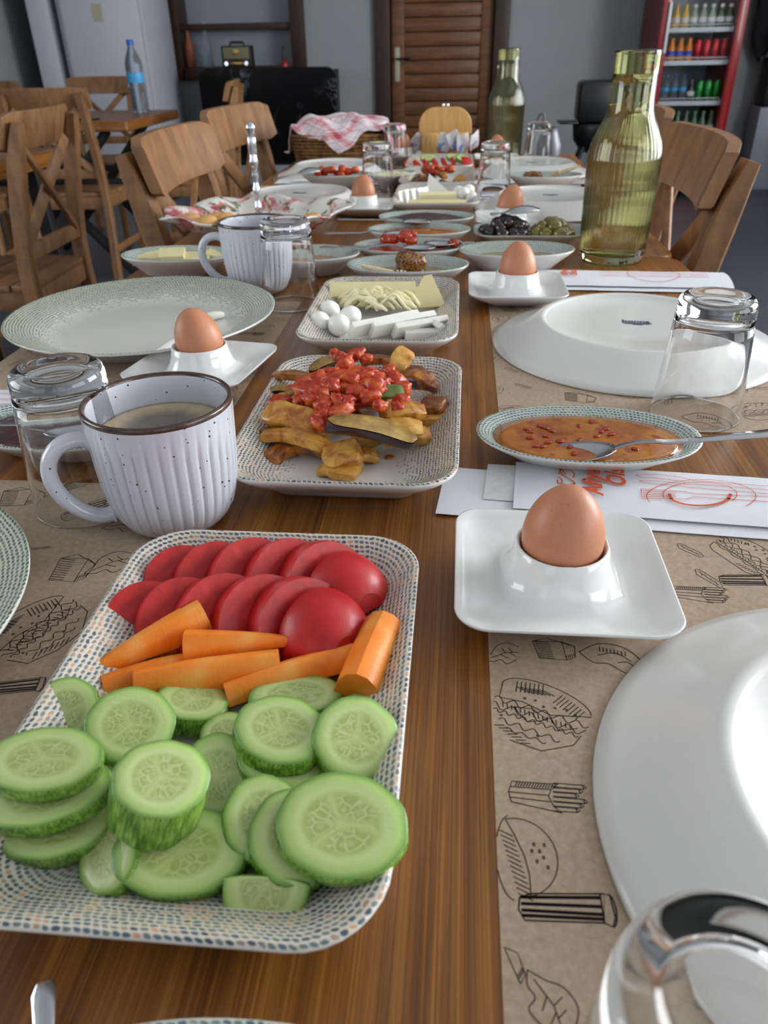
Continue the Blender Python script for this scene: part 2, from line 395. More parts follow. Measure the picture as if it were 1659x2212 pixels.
t.set(color=t.ramp(f, [(0.3, lin(244, 120, 22)), (0.55, lin(250, 142, 40)), (0.75, lin(252, 168, 80))]), rough=0.42, sss=0.15, sssr=(0.006, 0.002, 0.001), ssss=0.4)
t.bump(g, 0.3, 0.0006); W['carrot'] = t.m
t = NT('fried_potato'); co = t.coord(); oi = t.rand()
co2 = t.n('VectorMath', {0: co, 1: t.n('CombineXYZ', {0: t.math('MULTIPLY', oi, 9.0), 1: oi}).outputs[0]}, operation='ADD').outputs[0]
f = t.noise(co2, 70, 4, 0.65, 0.5); pt = t.n('NewGeometry').outputs['Pointiness']
g = t.math('ADD', t.math('MULTIPLY', f, 0.9), t.math('MULTIPLY', t.math('SUBTRACT', oi, 0.5), 0.28))
t.set(color=t.ramp(g, [(0.28, lin(104, 52, 18)), (0.40, lin(160, 92, 32)), (0.53, lin(202, 142, 56)), (0.70, lin(222, 176, 88))]), rough=0.3, coat=0.35, coatr=0.15)
t.bump(t.noise(co2, 260, 4, 0.6), 0.5, 0.001); W['fry'] = t.m
t = NT('fried_aubergine_flesh'); co = t.coord(); f = t.noise(co, 60, 4, 0.6)
t.set(color=t.ramp(f, [(0.3, lin(100, 70, 26)), (0.55, lin(156, 120, 52)), (0.75, lin(192, 158, 84))]), rough=0.25, coat=0.5, coatr=0.1); t.bump(t.noise(co, 300, 3), 0.4, 0.0006); W['auber'] = t.m
W['auber_skin'] = speckled('aubergine_skin', lin(28, 10, 22), lin(52, 20, 34), 0.18, 40, coat=0.6, coatr=0.08)
t = NT('stewed_tomato'); co = t.coord(); f = t.noise(co, 110, 4, 0.6)
t.set(color=t.ramp(f, [(0.3, lin(150, 34, 10)), (0.47, lin(186, 52, 18)), (0.62, lin(212, 98, 34)), (0.76, lin(220, 140, 62))]), rough=0.42, sss=0.05, sssr=(0.006, 0.002, 0.001), ssss=0.4, coat=0.18, coatr=0.2)
t.bump(t.noise(co, 260, 3), 0.45, 0.001); W['stew'] = t.m
W['white_cheese'] = speckled('fresh_white_cheese', lin(238, 236, 224), lin(246, 244, 234), 0.45, 120, 0.3, 420, 0.0006, sss=0.2, sssr=(0.004, 0.004, 0.003), ssss=0.3)
W['yellow_cheese'] = speckled('pale_yellow_cheese', lin(232, 216, 160), lin(240, 228, 178), 0.4, 40, 0.06, 200, 0.0005, sss=0.2, sssr=(0.004, 0.004, 0.002), ssss=0.3)
W['string_cheese'] = speckled('string_cheese', lin(240, 228, 176), lin(246, 238, 200), 0.4, 60, 0.1, 200, 0.0005, sss=0.2, sssr=(0.004, 0.004, 0.002), ssss=0.3)
W['mozz'] = plain('mozzarella', lin(246, 244, 236), 0.25, sss=0.3, sssr=(0.004, 0.004, 0.003), ssss=0.4, coat=0.2)
W['butter'] = speckled('butter', lin(232, 218, 158), lin(240, 230, 184), 0.4, 30, 0.15, 90, 0.001, sss=0.2, sssr=(0.004, 0.003, 0.001), ssss=0.3)
t = NT('orange_sauce'); co = t.coord(); f = t.noise(co, 34, 4, 0.6); g = t.voro(co, 110, 'SMOOTH_F1')
t.set(color=t.mix(t.step(g, 0.34, 0.16), t.ramp(f, [(0.35, lin(146, 66, 4)), (0.5, lin(180, 98, 8)), (0.65, lin(194, 124, 22))]), lin(166, 70, 18)), rough=0.12, coat=0.5, coatr=0.04)
t.bump(t.noise(co, 60, 3), 0.25, 0.002); W['sauce'] = t.m
t = NT('oil_dip'); co = t.coord(); f = t.noise(co, 40, 4, 0.6)
t.set(color=t.ramp(f, [(0.35, lin(150, 118, 60)), (0.55, lin(178, 150, 84)), (0.7, lin(180, 168, 96))]), rough=0.12, coat=0.5, coatr=0.04); W['oil'] = t.m
t = NT('dark_jam'); co = t.coord(); f = t.noise(co, 60, 4, 0.6)
t.set(color=t.ramp(f, [(0.35, lin(34, 4, 8)), (0.6, lin(72, 10, 12)), (0.75, lin(104, 18, 18))]), rough=0.12, coat=0.7, coatr=0.05); t.bump(t.noise(co, 110, 3), 0.6, 0.002); W['jam'] = t.m
t = NT('red_jam'); co = t.coord(); f = t.noise(co, 60, 4, 0.6)
t.set(color=t.ramp(f, [(0.35, lin(136, 20, 6)), (0.55, lin(184, 48, 14)), (0.75, lin(214, 96, 36))]), rough=0.25, coat=0.35, coatr=0.1); t.bump(t.noise(co, 110, 3), 0.5, 0.002); W['redjam'] = t.m
t = NT('honeycomb'); co = t.coord(); f = t.noise(co, 70, 4, 0.6); g = t.voro(co, 190, 'DISTANCE_TO_EDGE')
t.set(color=t.mix(t.step(g, 0.02, 0.14), lin(176, 112, 30), t.ramp(f, [(0.35, lin(40, 18, 6)), (0.65, lin(104, 56, 14))])), rough=0.2, coat=0.6, coatr=0.08); t.bump(g, 0.8, 0.002); W['comb'] = t.m
W['pepper'] = speckled('green_pepper', lin(70, 92, 26), lin(120, 134, 56), 0.25, 60, coat=0.4)
W['olive_black'] = speckled('black_olive', lin(24, 12, 14), lin(58, 26, 28), 0.16, 50, 0.3, 120, 0.0008, coat=0.6, coatr=0.06)
W['olive_green'] = speckled('green_olive', lin(100, 88, 30), lin(146, 130, 58), 0.18, 40, 0.15, 120, 0.0006, coat=0.6, coatr=0.06)
W['cookie'] = speckled('golden_cookie', lin(196, 144, 78), lin(216, 172, 108), 0.55, 50, 0.2, 150, 0.0008)
W['bread'] = speckled('brown_bread_crust', lin(120, 66, 34), lin(168, 106, 60), 0.7, 30, 0.4, 90, 0.002)
t = NT('coffee'); co = t.coord(); f = t.noise(co, 26, 4, 0.6, 0.6); g = t.noise(co, 160, 3)
sp = t.n('SeparateXYZ', {0: co}); rr = t.math('SQRT', t.math('ADD', t.math('MULTIPLY', sp.outputs[0], sp.outputs[0]), t.math('MULTIPLY', sp.outputs[1], sp.outputs[1])))
k = t.math('ADD', t.step(rr, 0.018, 0.038), t.math('MULTIPLY', t.math('SUBTRACT', f, 0.5), 1.6), clamp=True)
cc = t.ramp(k, [(0.0, lin(104, 94, 84)), (0.35, lin(140, 124, 104)), (0.7, lin(186, 162, 126)), (1.0, lin(206, 182, 146))])
blk = t.math('MULTIPLY', t.step(t.noise(co, 75, 4, 0.6, 1.2), 0.62, 0.68), t.step(rr, 0.02, 0.008))
t.set(color=t.mix(blk, cc, lin(28, 20, 18)), rough=0.25, coat=0.3); t.bump(g, 0.1, 0.0005); W['coffee'] = t.m
t = NT('speckled_glaze'); co = t.coord()
v1 = t.n('TexVoronoi', {'Vector': co, 'Scale': 210.0}, feature='F1'); sz = t.math('MULTIPLY', t.n('SeparateColor', {0: v1.outputs['Color']}).outputs[0], 0.22)
spk = t.math('LESS_THAN', v1.outputs['Distance'], t.math('SUBTRACT', sz, 0.05))
spk2 = t.math('LESS_THAN', t.voro(co, 900.0), t.math('MULTIPLY', t.step(t.noise(co, 80), 0.55, 0.7), 0.12))
t.set(color=t.mix(t.math('MAXIMUM', spk, spk2), t.ramp(t.noise(co, 12, 3), [(0.3, lin(200, 203, 212)), (0.7, lin(210, 212, 218))]), lin(62, 56, 54)), rough=0.2, coat=0.4, coatr=0.08); W['mug'] = t.m
W['mug_rim'] = speckled('brown_glaze', lin(52, 32, 26), lin(84, 58, 48), 0.25, 160, coat=0.4)
t = NT('rose_print_china'); co = t.coord()
wv = t.n('VectorMath', {0: co, 1: t.n('TexNoise', {'Vector': co, 'Scale': 30.0}).outputs['Color']}, operation='MULTIPLY_ADD'); wv.inputs[2].default_value = (0, 0, 0)
n1 = t.noise(co, 17, 3, 0.6, 1.0); n2 = t.noise(t.coord(loc=(3, 1, 0)), 22, 3, 0.6, 1.4); n3 = t.noise(t.coord(loc=(7, 2, 0)), 30, 3, 0.6, 1.2)
c = t.mix(t.step(n1, 0.50, 0.58), lin(226, 222, 216), t.ramp(n3, [(0.35, lin(166, 66, 74)), (0.5, lin(206, 128, 128)), (0.65, lin(224, 176, 172))]))
c = t.mix(t.step(n2, 0.54, 0.60), c, t.ramp(n3, [(0.4, lin(78, 88, 52)), (0.6, lin(128, 132, 92))]))
t.set(color=c, rough=0.2, coat=0.3); W['rose'] = t.m
t = NT('red_check_cloth'); uv = t.n('UVMap').outputs[0]; sp = t.n('SeparateXYZ', {0: uv})
def stripe(x, n, w): return t.math('LESS_THAN', t.math('ABSOLUTE', t.math('SUBTRACT', t.math('FRACT', t.math('MULTIPLY', x, n)), 0.5)), w)
sx, sy = stripe(sp.outputs[0], 3.0, 0.12), stripe(sp.outputs[1], 3.0, 0.12); fx, fy = stripe(sp.outputs[0], 15.0, 0.09), stripe(sp.outputs[1], 15.0, 0.09)
k = t.math('ADD', t.math('MULTIPLY', t.math('ADD', sx, sy), 0.42), t.math('MULTIPLY', t.math('MAXIMUM', fx, fy), 0.35), clamp=True)
t.set(color=t.mix(k, lin(226, 216, 220), lin(186, 40, 62)), rough=0.9, sheen=0.2); W['check'] = t.m
t = NT('wicker'); co = t.coord(); f = t.noise(co, 60, 3)
t.set(color=t.ramp(f, [(0.3, lin(88, 54, 24)), (0.7, lin(158, 112, 60))]), rough=0.6); W['wicker'] = t.m
# room
W['wall'] = speckled('painted_plaster', lin(160, 162, 164), lin(165, 167, 169), 0.9, 6, 0.05, 200, 0.0006)
W['ceil'] = plain('ceiling_paint', lin(206, 206, 204), 0.9)
t = NT('grey_floor_tile'); co = t.coord(); br = t.n('TexBrick', {'Vector': co, 'Color1': lin(66, 68, 74), 'Color2': lin(72, 74, 80), 'Mortar': lin(48, 49, 53), 'Scale': 1.0, 'Mortar Size': 0.004, 'Brick Width': 0.6, 'Row Height': 0.6}); br.offset = 0.0
t.set(color=br.outputs[0], rough=0.35); W['floor'] = t.m
W['appliance'] = plain('white_enamel', lin(206, 208, 216), 0.3)
W['applgrey'] = plain('grey_enamel', lin(150, 154, 164), 0.4)
t = NT('black_marble'); co = t.coord(rot=(0, 0.7, 0)); n1 = t.noise(co, 2.2, 6, 0.6, 1.4)
vein = t.math('ABSOLUTE', t.math('SUBTRACT', n1, 0.5)); n2 = t.noise(co, 1.6, 3)
t.set(color=t.mix(t.math('MULTIPLY', t.step(vein, 0.014, 0.0), t.step(n2, 0.45, 0.65)), lin(9, 9, 11), lin(110, 110, 114)), rough=0.25, spec=0.15); W['marble'] = t.m
W['red'] = plain('red_enamel', lin(158, 16, 24), 0.3, coat=0.3)
W['red_dark'] = plain('dark_red_enamel', lin(120, 14, 20), 0.3)
W['cooler_in'] = plain('cooler_liner', lin(170, 186, 190), 0.4)
W['wire'] = plain('white_wire', lin(206, 214, 218), 0.35)
W['can_red'] = plain('red_can', lin(176, 30, 36), 0.3, metal=0.4)
W['can_green'] = plain('green_can', lin(44, 138, 60), 0.3, metal=0.4)
W['juice'] = plain('orange_drink', lin(222, 132, 30), 0.2)
W['juice2'] = plain('yellow_drink', lin(226, 184, 84), 0.2)
W['mineral'] = plain('green_bottle_glass', lin(64, 104, 72), 0.15, coat=0.5)
W['pale_bottle'] = plain('pale_bottle', lin(160, 176, 158), 0.2, coat=0.3)
W['cola'] = plain('dark_bottle', lin(34, 18, 18), 0.2, coat=0.3)
W['blue'] = plain('blue_plastic', lin(40, 84, 186), 0.4)
W['ltblue'] = plain('light_blue_label', lin(70, 160, 214), 0.5)
W['white_pl'] = plain('white_plastic', lin(226, 226, 226), 0.4)
W['cream'] = plain('cream_plate', lin(190, 184, 160), 0.4)
W['grey_cloth'] = speckled('grey_fabric', lin(84, 84, 86), lin(120, 120, 122), 0.95, 30)
W['brown_cloth'] = speckled('brown_fabric', lin(74, 56, 40), lin(112, 88, 64), 0.95, 30)
W['dark_cloth'] = speckled('dark_fabric', lin(18, 18, 20), lin(36, 36, 40), 0.95, 30)
W['orange_box'] = plain('orange_cardboard', lin(176, 92, 30), 0.8)
W['skin'] = plain('skin', lin(196, 140, 116), 0.5, sss=0.1, sssr=(0.01, 0.004, 0.002), ssss=0.5)
W['radio'] = plain('radio_brown', lin(44, 34, 28), 0.45)
W['speaker_cloth'] = plain('speaker_cloth', lin(128, 124, 96), 0.9)
W['brass'] = plain('brass', lin(190, 160, 90), 0.3, metal=1.0)
W['gravel_glass'] = plain('amber_contents', lin(150, 84, 52), 0.6)
W['phone'] = plain('phone_glass', lin(10, 10, 12), 0.1)
t = NT('printed_sachet'); f = t.noise(t.coord(), 40, 2)
t.set(color=t.ramp(f, [(0.4, lin(206, 208, 216)), (0.5, lin(222, 210, 206)), (0.58, lin(120, 150, 206)), (0.66, lin(206, 120, 100))], 'CONSTANT'), rough=0.3); W['foil'] = t.m
W['pitcher'] = plain('grey_pitcher', lin(96, 100, 106), 0.35)
# ------------------------------------------------------------------ the room
X0, X1, Y0, Y1, RH = ROOM['x0'], ROOM['x1'], ROOM['y0'], ROOM['y1'], ROOM['h']
def struct(name, mb, m, label, cat, **kw): return tag(mb.build(name, m, **kw), label, cat, None, 'structure')
mb = MB(); mb.box(((X0+X1)/2, (Y0+Y1)/2, -0.05), (X1-X0+0.4, Y1-Y0+0.4, 0.1)); struct('floor', mb, W['floor'], 'dark grey tiled floor of the dining room', 'floor', smooth=False)
mb = MB(); mb.box(((X0+X1)/2, (Y0+Y1)/2, RH+0.05), (X1-X0+0.4, Y1-Y0+0.4, 0.1)); struct('ceiling', mb, W['ceil'], 'plain white ceiling above the dining room', 'ceiling', smooth=False)
def wall(name, axis, at, thick, a0, a1, holes, label):
    """a wall along one axis with rectangular openings (a, b, z0, z1)"""
    mb = MB(); cuts = sorted({a0, a1} | {h[0] for h in holes} | {h[1] for h in holes})
    for a, b in zip(cuts, cuts[1:]):
        mid = (a+b)/2; hs = sorted([(h[2], h[3]) for h in holes if h[0] <= mid <= h[1]]); z = 0.0; spans = []
        for z0, z1 in hs:
            if z0 > z: spans.append((z, z0))
            z = z1
        if z < RH: spans.append((z, RH))
        for z0, z1 in spans:
            c = (mid, at+thick/2, (z0+z1)/2) if axis == 'x' else (at+thick/2, mid, (z0+z1)/2)
            s_ = (b-a, abs(thick), z1-z0) if axis == 'x' else (abs(thick), b-a, z1-z0)
            mb.box(c, s_)
    return struct(name, mb, W['wall'], label, 'wall', smooth=False)
NX0, NX1, NZ0, NZ1 = -2.30, -1.36, 0.90, 1.85
DX0, DX1, DH = -0.68, 0.32, 2.12
wall('wall_far', 'x', Y1, 0.2, X0-0.2, X1+0.2, [(NX0, NX1, NZ0, NZ1), (DX0, DX1, 0.0, DH)], 'grey painted wall with the wooden door and the shelf opening')
wall('wall_right', 'y', X1, 0.2, Y0, Y1, [(a, b, WZ0, WZ1) for a, b in WIN_R], 'grey painted wall with tall windows on the right')
wall('wall_left', 'y', X0, -0.2, Y0, Y1, [(a, b, WZ0, WZ1) for a, b in WIN_L], 'grey painted wall to the left of the tables')
wall('wall_near', 'x', Y0, -0.2, X0-0.2, X1+0.2, [(a, b, WZ0, WZ1) for a, b in WIN_B], 'grey painted wall with windows behind the photographer')
wi = 0
def window(axis, at, out, a, b):
    global wi
    wi += 1
    w = tag(bpy.data.objects.new('window_%d' % wi, None), 'tall white framed window letting in daylight', 'window', 'daylight windows', 'structure'); COL.objects.link(w)
    c = ((a+b)/2, at+out*0.06, (WZ0+WZ1)/2) if axis == 'x' else (at+out*0.06, (a+b)/2, (WZ0+WZ1)/2)
    w.location = c; w.rotation_euler = (0, 0, 0 if axis == 'x' else PI/2)
    L, Hh = b-a, WZ1-WZ0
    for dx, dz, sx, sz in ((0, Hh/2-0.03, L, 0.06), (0, -Hh/2+0.03, L, 0.06), (-L/2+0.03, 0, 0.06, Hh), (L/2-0.03, 0, 0.06, Hh), (0, 0, 0.05, Hh)):
        MB().box((dx, 0, dz), (sx, 0.06, sz)).build('window_frame', W['white_pl'], w, smooth=False)
    MB().box((0, 0, 0), (L-0.08, 0.006, Hh-0.08)).build('pane', W['pane'], w, smooth=False)
for a, b in WIN_R: window('y', X1, 1, a, b)
for a, b in WIN_B: window('x', Y0, -1, a, b)
for a, b in WIN_L: window('y', X0, -1, a, b)
# door with planks
d = tag(bpy.data.objects.new('door_1', None), 'dark stained plank door in a dark wooden frame', 'door', None, 'structure'); COL.objects.link(d); d.location = (0, Y1, 0)
for x0, x1 in ((DX0-0.03, DX0+0.09), (DX1-0.09, DX1+0.03)): MB().box(((x0+x1)/2, 0.01, DH/2+0.02), (x1-x0, 0.12, DH+0.04), bev=0.005).build('door_frame', W['frame'], d)
MB().box(((DX0+DX1)/2, 0.01, DH-0.03), (DX1-DX0, 0.12, 0.12), bev=0.005).build('door_frame', W['frame'], d)
lx0, lx1 = DX0+0.10, DX1-0.10
for x0, x1 in ((lx0, lx0+0.10), (lx1-0.09, lx1)): MB().box(((x0+x1)/2, 0.05, DH/2-0.05), (x1-x0, 0.05, DH-0.10), bev=0.004).build('door_stile', W['door'], d)
MB().box(((lx0+lx1)/2, 0.085, DH/2), (DX1-DX0, 0.02, DH)).build('door_back', W['frame'], d)
z = 0.06; pk = random.Random(3)
while z < DH-0.16:
    h = 0.096+pk.uniform(-0.004, 0.004)
    MB().box(((lx0+lx1)/2+0.005, 0.055+pk.uniform(-0.003, 0.003), z+h/2), (lx1-lx0-0.185, 0.03, h-0.008), bev=0.005).build('plank', W['door'], d); z += h
hp = MB(); hp.box((lx0+0.045, 0.02, 0.90), (0.04, 0.012, 0.24), bev=0.005); h_ = hp.build('handle_plate', W['cream'], d); h_['label'] = 'cream door handle plate'
MB().tube([(lx0+0.045, 0.02, 0.94), (lx0+0.045, -0.03, 0.94), (lx0+0.06, -0.045, 0.94), (lx0+0.15, -0.045, 0.937)], 0.008, 8).build('door_handle', W['black_metal'], d)
# shelf opening in the wall
n = tag(bpy.data.objects.new('window_7', None), 'dark wooden framed shelf opening in the far wall', 'wall shelf', None, 'structure'); COL.objects.link(n); n.location = (0, Y1, 0)
for c, s_ in ((((NX0-0.035), 0.06, (NZ0+NZ1)/2), (0.11, 0.26, NZ1-NZ0+0.16)), (((NX1+0.035), 0.06, (NZ0+NZ1)/2), (0.11, 0.26, NZ1-NZ0+0.16)),
              (((NX0+NX1)/2, 0.06, NZ0-0.035), (NX1-NX0, 0.26, 0.09)), (((NX0+NX1)/2, 0.06, NZ1+0.035), (NX1-NX0, 0.26, 0.09))):
    MB().box(c, s_, bev=0.004).build('shelf_frame', W['frame'], n)
MB().box(((NX0+NX1)/2, 0.07, 1.185), (NX1-NX0-0.02, 0.2, 0.045), bev=0.003).build('shelf_board', W['frame'], n)
MB().box(((NX0+NX1)/2, 0.19, (NZ0+NZ1)/2), (NX1-NX0-0.02, 0.012, NZ1-NZ0-0.02)).build('shelf_back', W['applgrey'], n)
# skirting
mb = MB()
for a, b in ((X0, DX0-0.04), (DX1+0.04, X1)): mb.box(((a+b)/2, Y1-0.008, 0.05), (b-a, 0.016, 0.1))
struct('baseboard_far', mb, W['applgrey'], 'grey skirting board along the far wall', 'skirting', smooth=False)

# ------------------------------------------------------------------ long dining table: two tables set end to end
def table(name, label, x0, x1, y0, y1, seed):
    t_ = thing(name, label, 'table', ((x0+x1)/2, (y0+y1)/2, 0)); hx, hy = (x1-x0)/2, (y1-y0)/2
    out = []; r0 = 0.03; base = rrect(hx, hy, r0, 5)
    pts = []
    for i in range(len(base)):
        a, b = Vector(base[i]), Vector(base[(i+1) % len(base)]); m = max(1, int((b-a).length/0.08))
        pts += [a.lerp(b, k/m) for k in range(m)]
    wav = [p*(1+0.0) + Vector((0.008*noise.noise(Vector((p.x*0.5, p.y*3.1, seed))) if abs(p.x) > hx-0.03 else 0, 0, 0)) for p in pts]
    def ring(ins, z): return [(p.x*(1-ins/hx), p.y*(1-ins/hy), z) for p in wav]
    mb = MB().loft([ring(0.004, TZ-0.04), ring(0, TZ-0.036), ring(0, TZ-0.006), ring(0.0015, TZ-0.002), ring(0.005, TZ)], cap0=True, cap1=True)
    mb.build('table_top', W['table'], t_, ang=0.5)
    for sx in (-1, 1):
        for sy in (-1, 1):
            MB().bar((sx*(hx-0.13), sy*(hy-0.10), TZ-0.04), (sx*(hx-0.07), sy*(hy-0.06), 0.0), 0.05, 0.05, up=(0, 1, 0)).build('leg', W['black'], t_)
        MB().bar((sx*(hx-0.12), -hy+0.10, TZ-0.07), (sx*(hx-0.12), hy-0.10, TZ-0.07), 0.03, 0.05).build('apron', W['black'], t_)
    return t_
SEAM = 1.205
table('dining_table', 'nearer oiled oak dining table covered with breakfast dishes', -0.478, 0.325, -0.55, SEAM-0.001, 1)
table('dining_table', 'farther oak dining table joined on behind the green bottle', -0.478, 0.325, SEAM+0.001, 2.47, 2)

# ------------------------------------------------------------------ cross-back chairs
def make_chair():
    t_ = thing('dining_chair', 'x', 'chair', group='wooden cross-back chairs')
    cm = W['chair']
    def post(sx):
        pts = [(sx*0.185, -0.245, 0.0), (sx*0.185, -0.20, 0.30), (sx*0.185, -0.19, 0.46), (sx*0.183, -0.205, 0.62), (sx*0.18, -0.235, 0.78), (sx*0.178, -0.262, 0.875)]
        pts = smooth_path(pts, 3); mb = MB(); rings = []
        for i, p in enumerate(pts):
            tt = (pts[min(i+1, len(pts)-1)]-pts[max(i-1, 0)]).normalized(); nn = Vector((0, tt.z, -tt.y)); w, d_ = 0.017, 0.021
            if p.z > 0.80: d_ = 0.021-0.010*(p.z-0.80)/0.075
            rings.append([tuple(p + Vector((a*w, 0, 0)) + nn*(b*d_)) for a, b in ((-1, -0.8), (-0.8, -1), (0.8, -1), (1, -0.8), (1, 0.8), (0.8, 1), (-0.8, 1), (-1, 0.8))])
        mb.loft(rings, cap0=True, cap1=True); mb.build('back_post', cm, t_, ang=0.5)
    post(-1); post(1)
    def back_y(z): return -0.19-0.015*(z-0.46)/0.16-0.045*max(0, z-0.6)/0.28
    # crest: a curved board in front of the posts
    rings = []; N = 12
    for k in range(N+1):
        u = -1+2*k/N; x = u*0.205; yb = -0.262+0.030*u*u; hh = 0.047-0.010*max(0, abs(u)-0.86)/0.14; tilt = 0.30
        r_ = []
        for a, b in ((-1, -0.9), (-0.85, -1), (0.85, -1), (1, -0.9), (1, 0.9), (0.85, 1), (-0.85, 1), (-1, 0.9)):
            z = b*hh; r_.append((x, yb+a*0.011-z*tilt+0.018, 0.852+z))
        rings.append(r_)
    MB().loft(rings, cap0=True, cap1=True).build('crest_rail', cm, t_, ang=0.6)
    MB().bar((-0.175, -0.197, 0.545), (0.175, -0.197, 0.545), 0.022, 0.042).build('lower_rail', cm, t_)
    for s_ in (-1, 1):
        MB().bar((-s_*0.155, -0.197+0.006*s_, 0.56), (s_*0.150, -0.238+0.006*s_, 0.815), 0.014, 0.032, up=(0, 0.2, 1)).build('cross_bar', cm, t_)
    for k in range(6):
        y = -0.165+k*0.071
        MB().box((0, y, 0.452), (0.40-0.006*abs(k-3), 0.066, 0.018), bev=0.003).build('seat_slat', cm, t_)
    for a, b in (((-0.175, -0.18, 0.415), (-0.175, 0.185, 0.415)), ((0.175, -0.18, 0.415), (0.175, 0.185, 0.415)), ((-0.175, 0.185, 0.415), (0.175, 0.185, 0.415)), ((-0.175, -0.185, 0.415), (0.175, -0.185, 0.415))):
        MB().bar(a, b, 0.022, 0.055).build('seat_rail', cm, t_)
    for sx in (-1, 1):
        MB().bar((sx*0.18, 0.19, 0.44), (sx*0.18, 0.195, 0.0), 0.034, 0.034, up=(0, 1, 0)).build('leg', cm, t_)
        MB().bar((sx*0.182, -0.215, 0.20), (sx*0.182, 0.19, 0.20), 0.018, 0.032).build('stretcher', cm, t_)
    return t_
ch0 = make_chair()
CH = [((0.155, 1.42), 90, 'wooden cross-back chair to the right of the near green bottle'),
      ((0.19, 2.00), 92, 'wooden cross-back chair half hidden behind the near green bottle'),
      ((-0.32, 1.575), -90, 'wooden cross-back chair behind the rose-patterned plate on the left'),
      ((-0.372, 2.19), -98, 'wooden cross-back chair behind the silver handle, in front of the black marble counter'),
      ((-1.41, 2.27), 92, 'cross-back chair nearest the left edge, its slatted seat turned away from the long table'),
      ((-1.86, 3.90), 2, 'cross-back chair with its back to us at the small far table'),
      ((-2.27, 5.05), 180, 'cross-back chair behind the small far table, in front of the white fridge'),
      ((-2.72, 4.5), 178, 'cross-back chair farthest to the left beside the small far table'),
      ((-1.38, 4.25), 100, 'cross-back chair seen edge-on in front of the black marble counter'),
      ((-2.36, 3.70), 8, 'cross-back chair cut off by the left edge behind the nearest left chair')]
for i, ((x, y), a, lab) in enumerate(CH):
    o = ch0 if i == 0 else copy_tree(ch0)
    o.location = (x, y, 0); o.rotation_euler = (0, 0, math.radians(a)); o['label'] = lab

# small far table with bottle and phone
st = thing('side_table', 'small wooden table with black trestle legs at the far left', 'table', (-2.02, 4.25, 0))
mb = MB(); mb.loft([rrect(0.45, 0.38, 0.02, 3, TZ-0.045), rrect(0.455, 0.385, 0.02, 3, TZ-0.04), rrect(0.455, 0.385, 0.02, 3, TZ-0.006), rrect(0.45, 0.38, 0.02, 3, TZ)], cap0=True, cap1=True); mb.build('table_top', W['table'], st)
for sy in (-1, 1):
    MB().bar((-0.30, sy*0.27, TZ-0.05), (0.34, sy*0.30, 0.02), 0.035, 0.05, up=(0, 1, 0)).build('leg', W['black'], st)
    MB().bar((0.30, sy*0.27, TZ-0.05), (-0.34, sy*0.30, 0.02), 0.035, 0.05, up=(0, 1, 0)).build('leg', W['black'], st)
    MB().bar((-0.4, sy*0.27, 0.47), (0.4, sy*0.27, 0.47), 0.03, 0.03).build('stretcher', W['black'], st)
st2 = thing('side_table', 'wooden table end cut off by the left edge of the picture', 'table', (-1.79, 2.44, 0))
MB().loft([rrect(0.42, 0.34, 0.02, 3, TZ-0.045), rrect(0.42, 0.34, 0.02, 3, TZ-0.005), rrect(0.415, 0.335, 0.02, 3, TZ)], cap0=True, cap1=True).build('table_top', W['table'], st2)
for sx in (-1, 1):
    for sy in (-1, 1): MB().bar((sx*0.33, sy*0.26, TZ-0.045), (sx*0.36, sy*0.29, 0), 0.045, 0.045, up=(0, 1, 0)).build('leg', W['black'], st2)
ph = MB(); ph.box((0, 0, 0.004), (0.075, 0.155, 0.008), bev=0.003); tag(ph.build('mobile_phone', W['phone'], loc=(-1.83, 3.98, TZ), rot=(0, 0, 1.2)), 'black mobile phone lying on the small far table', 'phone')
def pet_bottle(label, loc, h=0.30, r=0.042, group=None):
    b = thing('water_bottle', label, 'bottle', loc, 0, group)
    k = h/0.30
    prof = [(r*0.8, 0), (r, 0.008*k)]
    for i in range(7): prof += [(r*0.97, (0.02+i*0.014)*k), (r, (0.027+i*0.014)*k)]
    prof += [(r, 0.2*k), (r*0.9, 0.22*k), (r*0.36, 0.268*k), (r*0.34, 0.285*k)]
    MB().lathe(prof, 20).build('bottle_body', W['pet'], b)
    MB().lathe([(r*1.01, 0.125*k), (r*1.015, 0.127*k), (r*1.015, 0.165*k), (r*1.01, 0.167*k)], 20).build('label_band', W['ltblue'], b)
    MB().lathe([(r*0.40, 0.278*k), (r*0.40, 0.298*k), (r*0.37, 0.30*k)], 16).build('cap', W['blue'], b)
    return b
pet_bottle('tall water bottle with a blue cap on the small far table', (-1.70, 4.42, TZ), 0.33, 0.044)

# ------------------------------------------------------------------ things along the far wall
# white fridge
fr = thing('refrigerator', 'tall white fridge standing in the far left corner', 'fridge', (-2.62, 6.62, 0))
MB().box((0, 0.02, 0.95), (0.62, 0.60, 1.86), bev=0.01).build('body', W['appliance'], fr)
dd = MB().box((0, -0.315, 1.08), (0.60, 0.05, 1.55), bev=0.01).build('door', W['appliance'], fr)
MB().box((-0.27, -0.345, 1.05), (0.02, 0.02, 0.7), bev=0.004).build('door_handle', W['applgrey'], dd)
MB().box((0.0, -0.3405, 1.27), (0.075, 0.002, 0.11)).build('notice_sticker', W['cream'], dd)
MB().box((0, -0.315, 0.18), (0.60, 0.05, 0.22), bev=0.01).build('lower_door', W['appliance'], fr)
cb = thing('cabinet', 'narrow grey-white cabinet standing left of the white fridge', 'cabinet', (-3.06, 6.6, 0))
MB().box((0, 0.0, 0.95), (0.18, 0.6, 1.9), bev=0.006).build('body', W['applgrey'], cb)
MB().box((0.0, -0.31, 0.95), (0.16, 0.02, 1.86), bev=0.004).build('door', W['appliance'], cb)
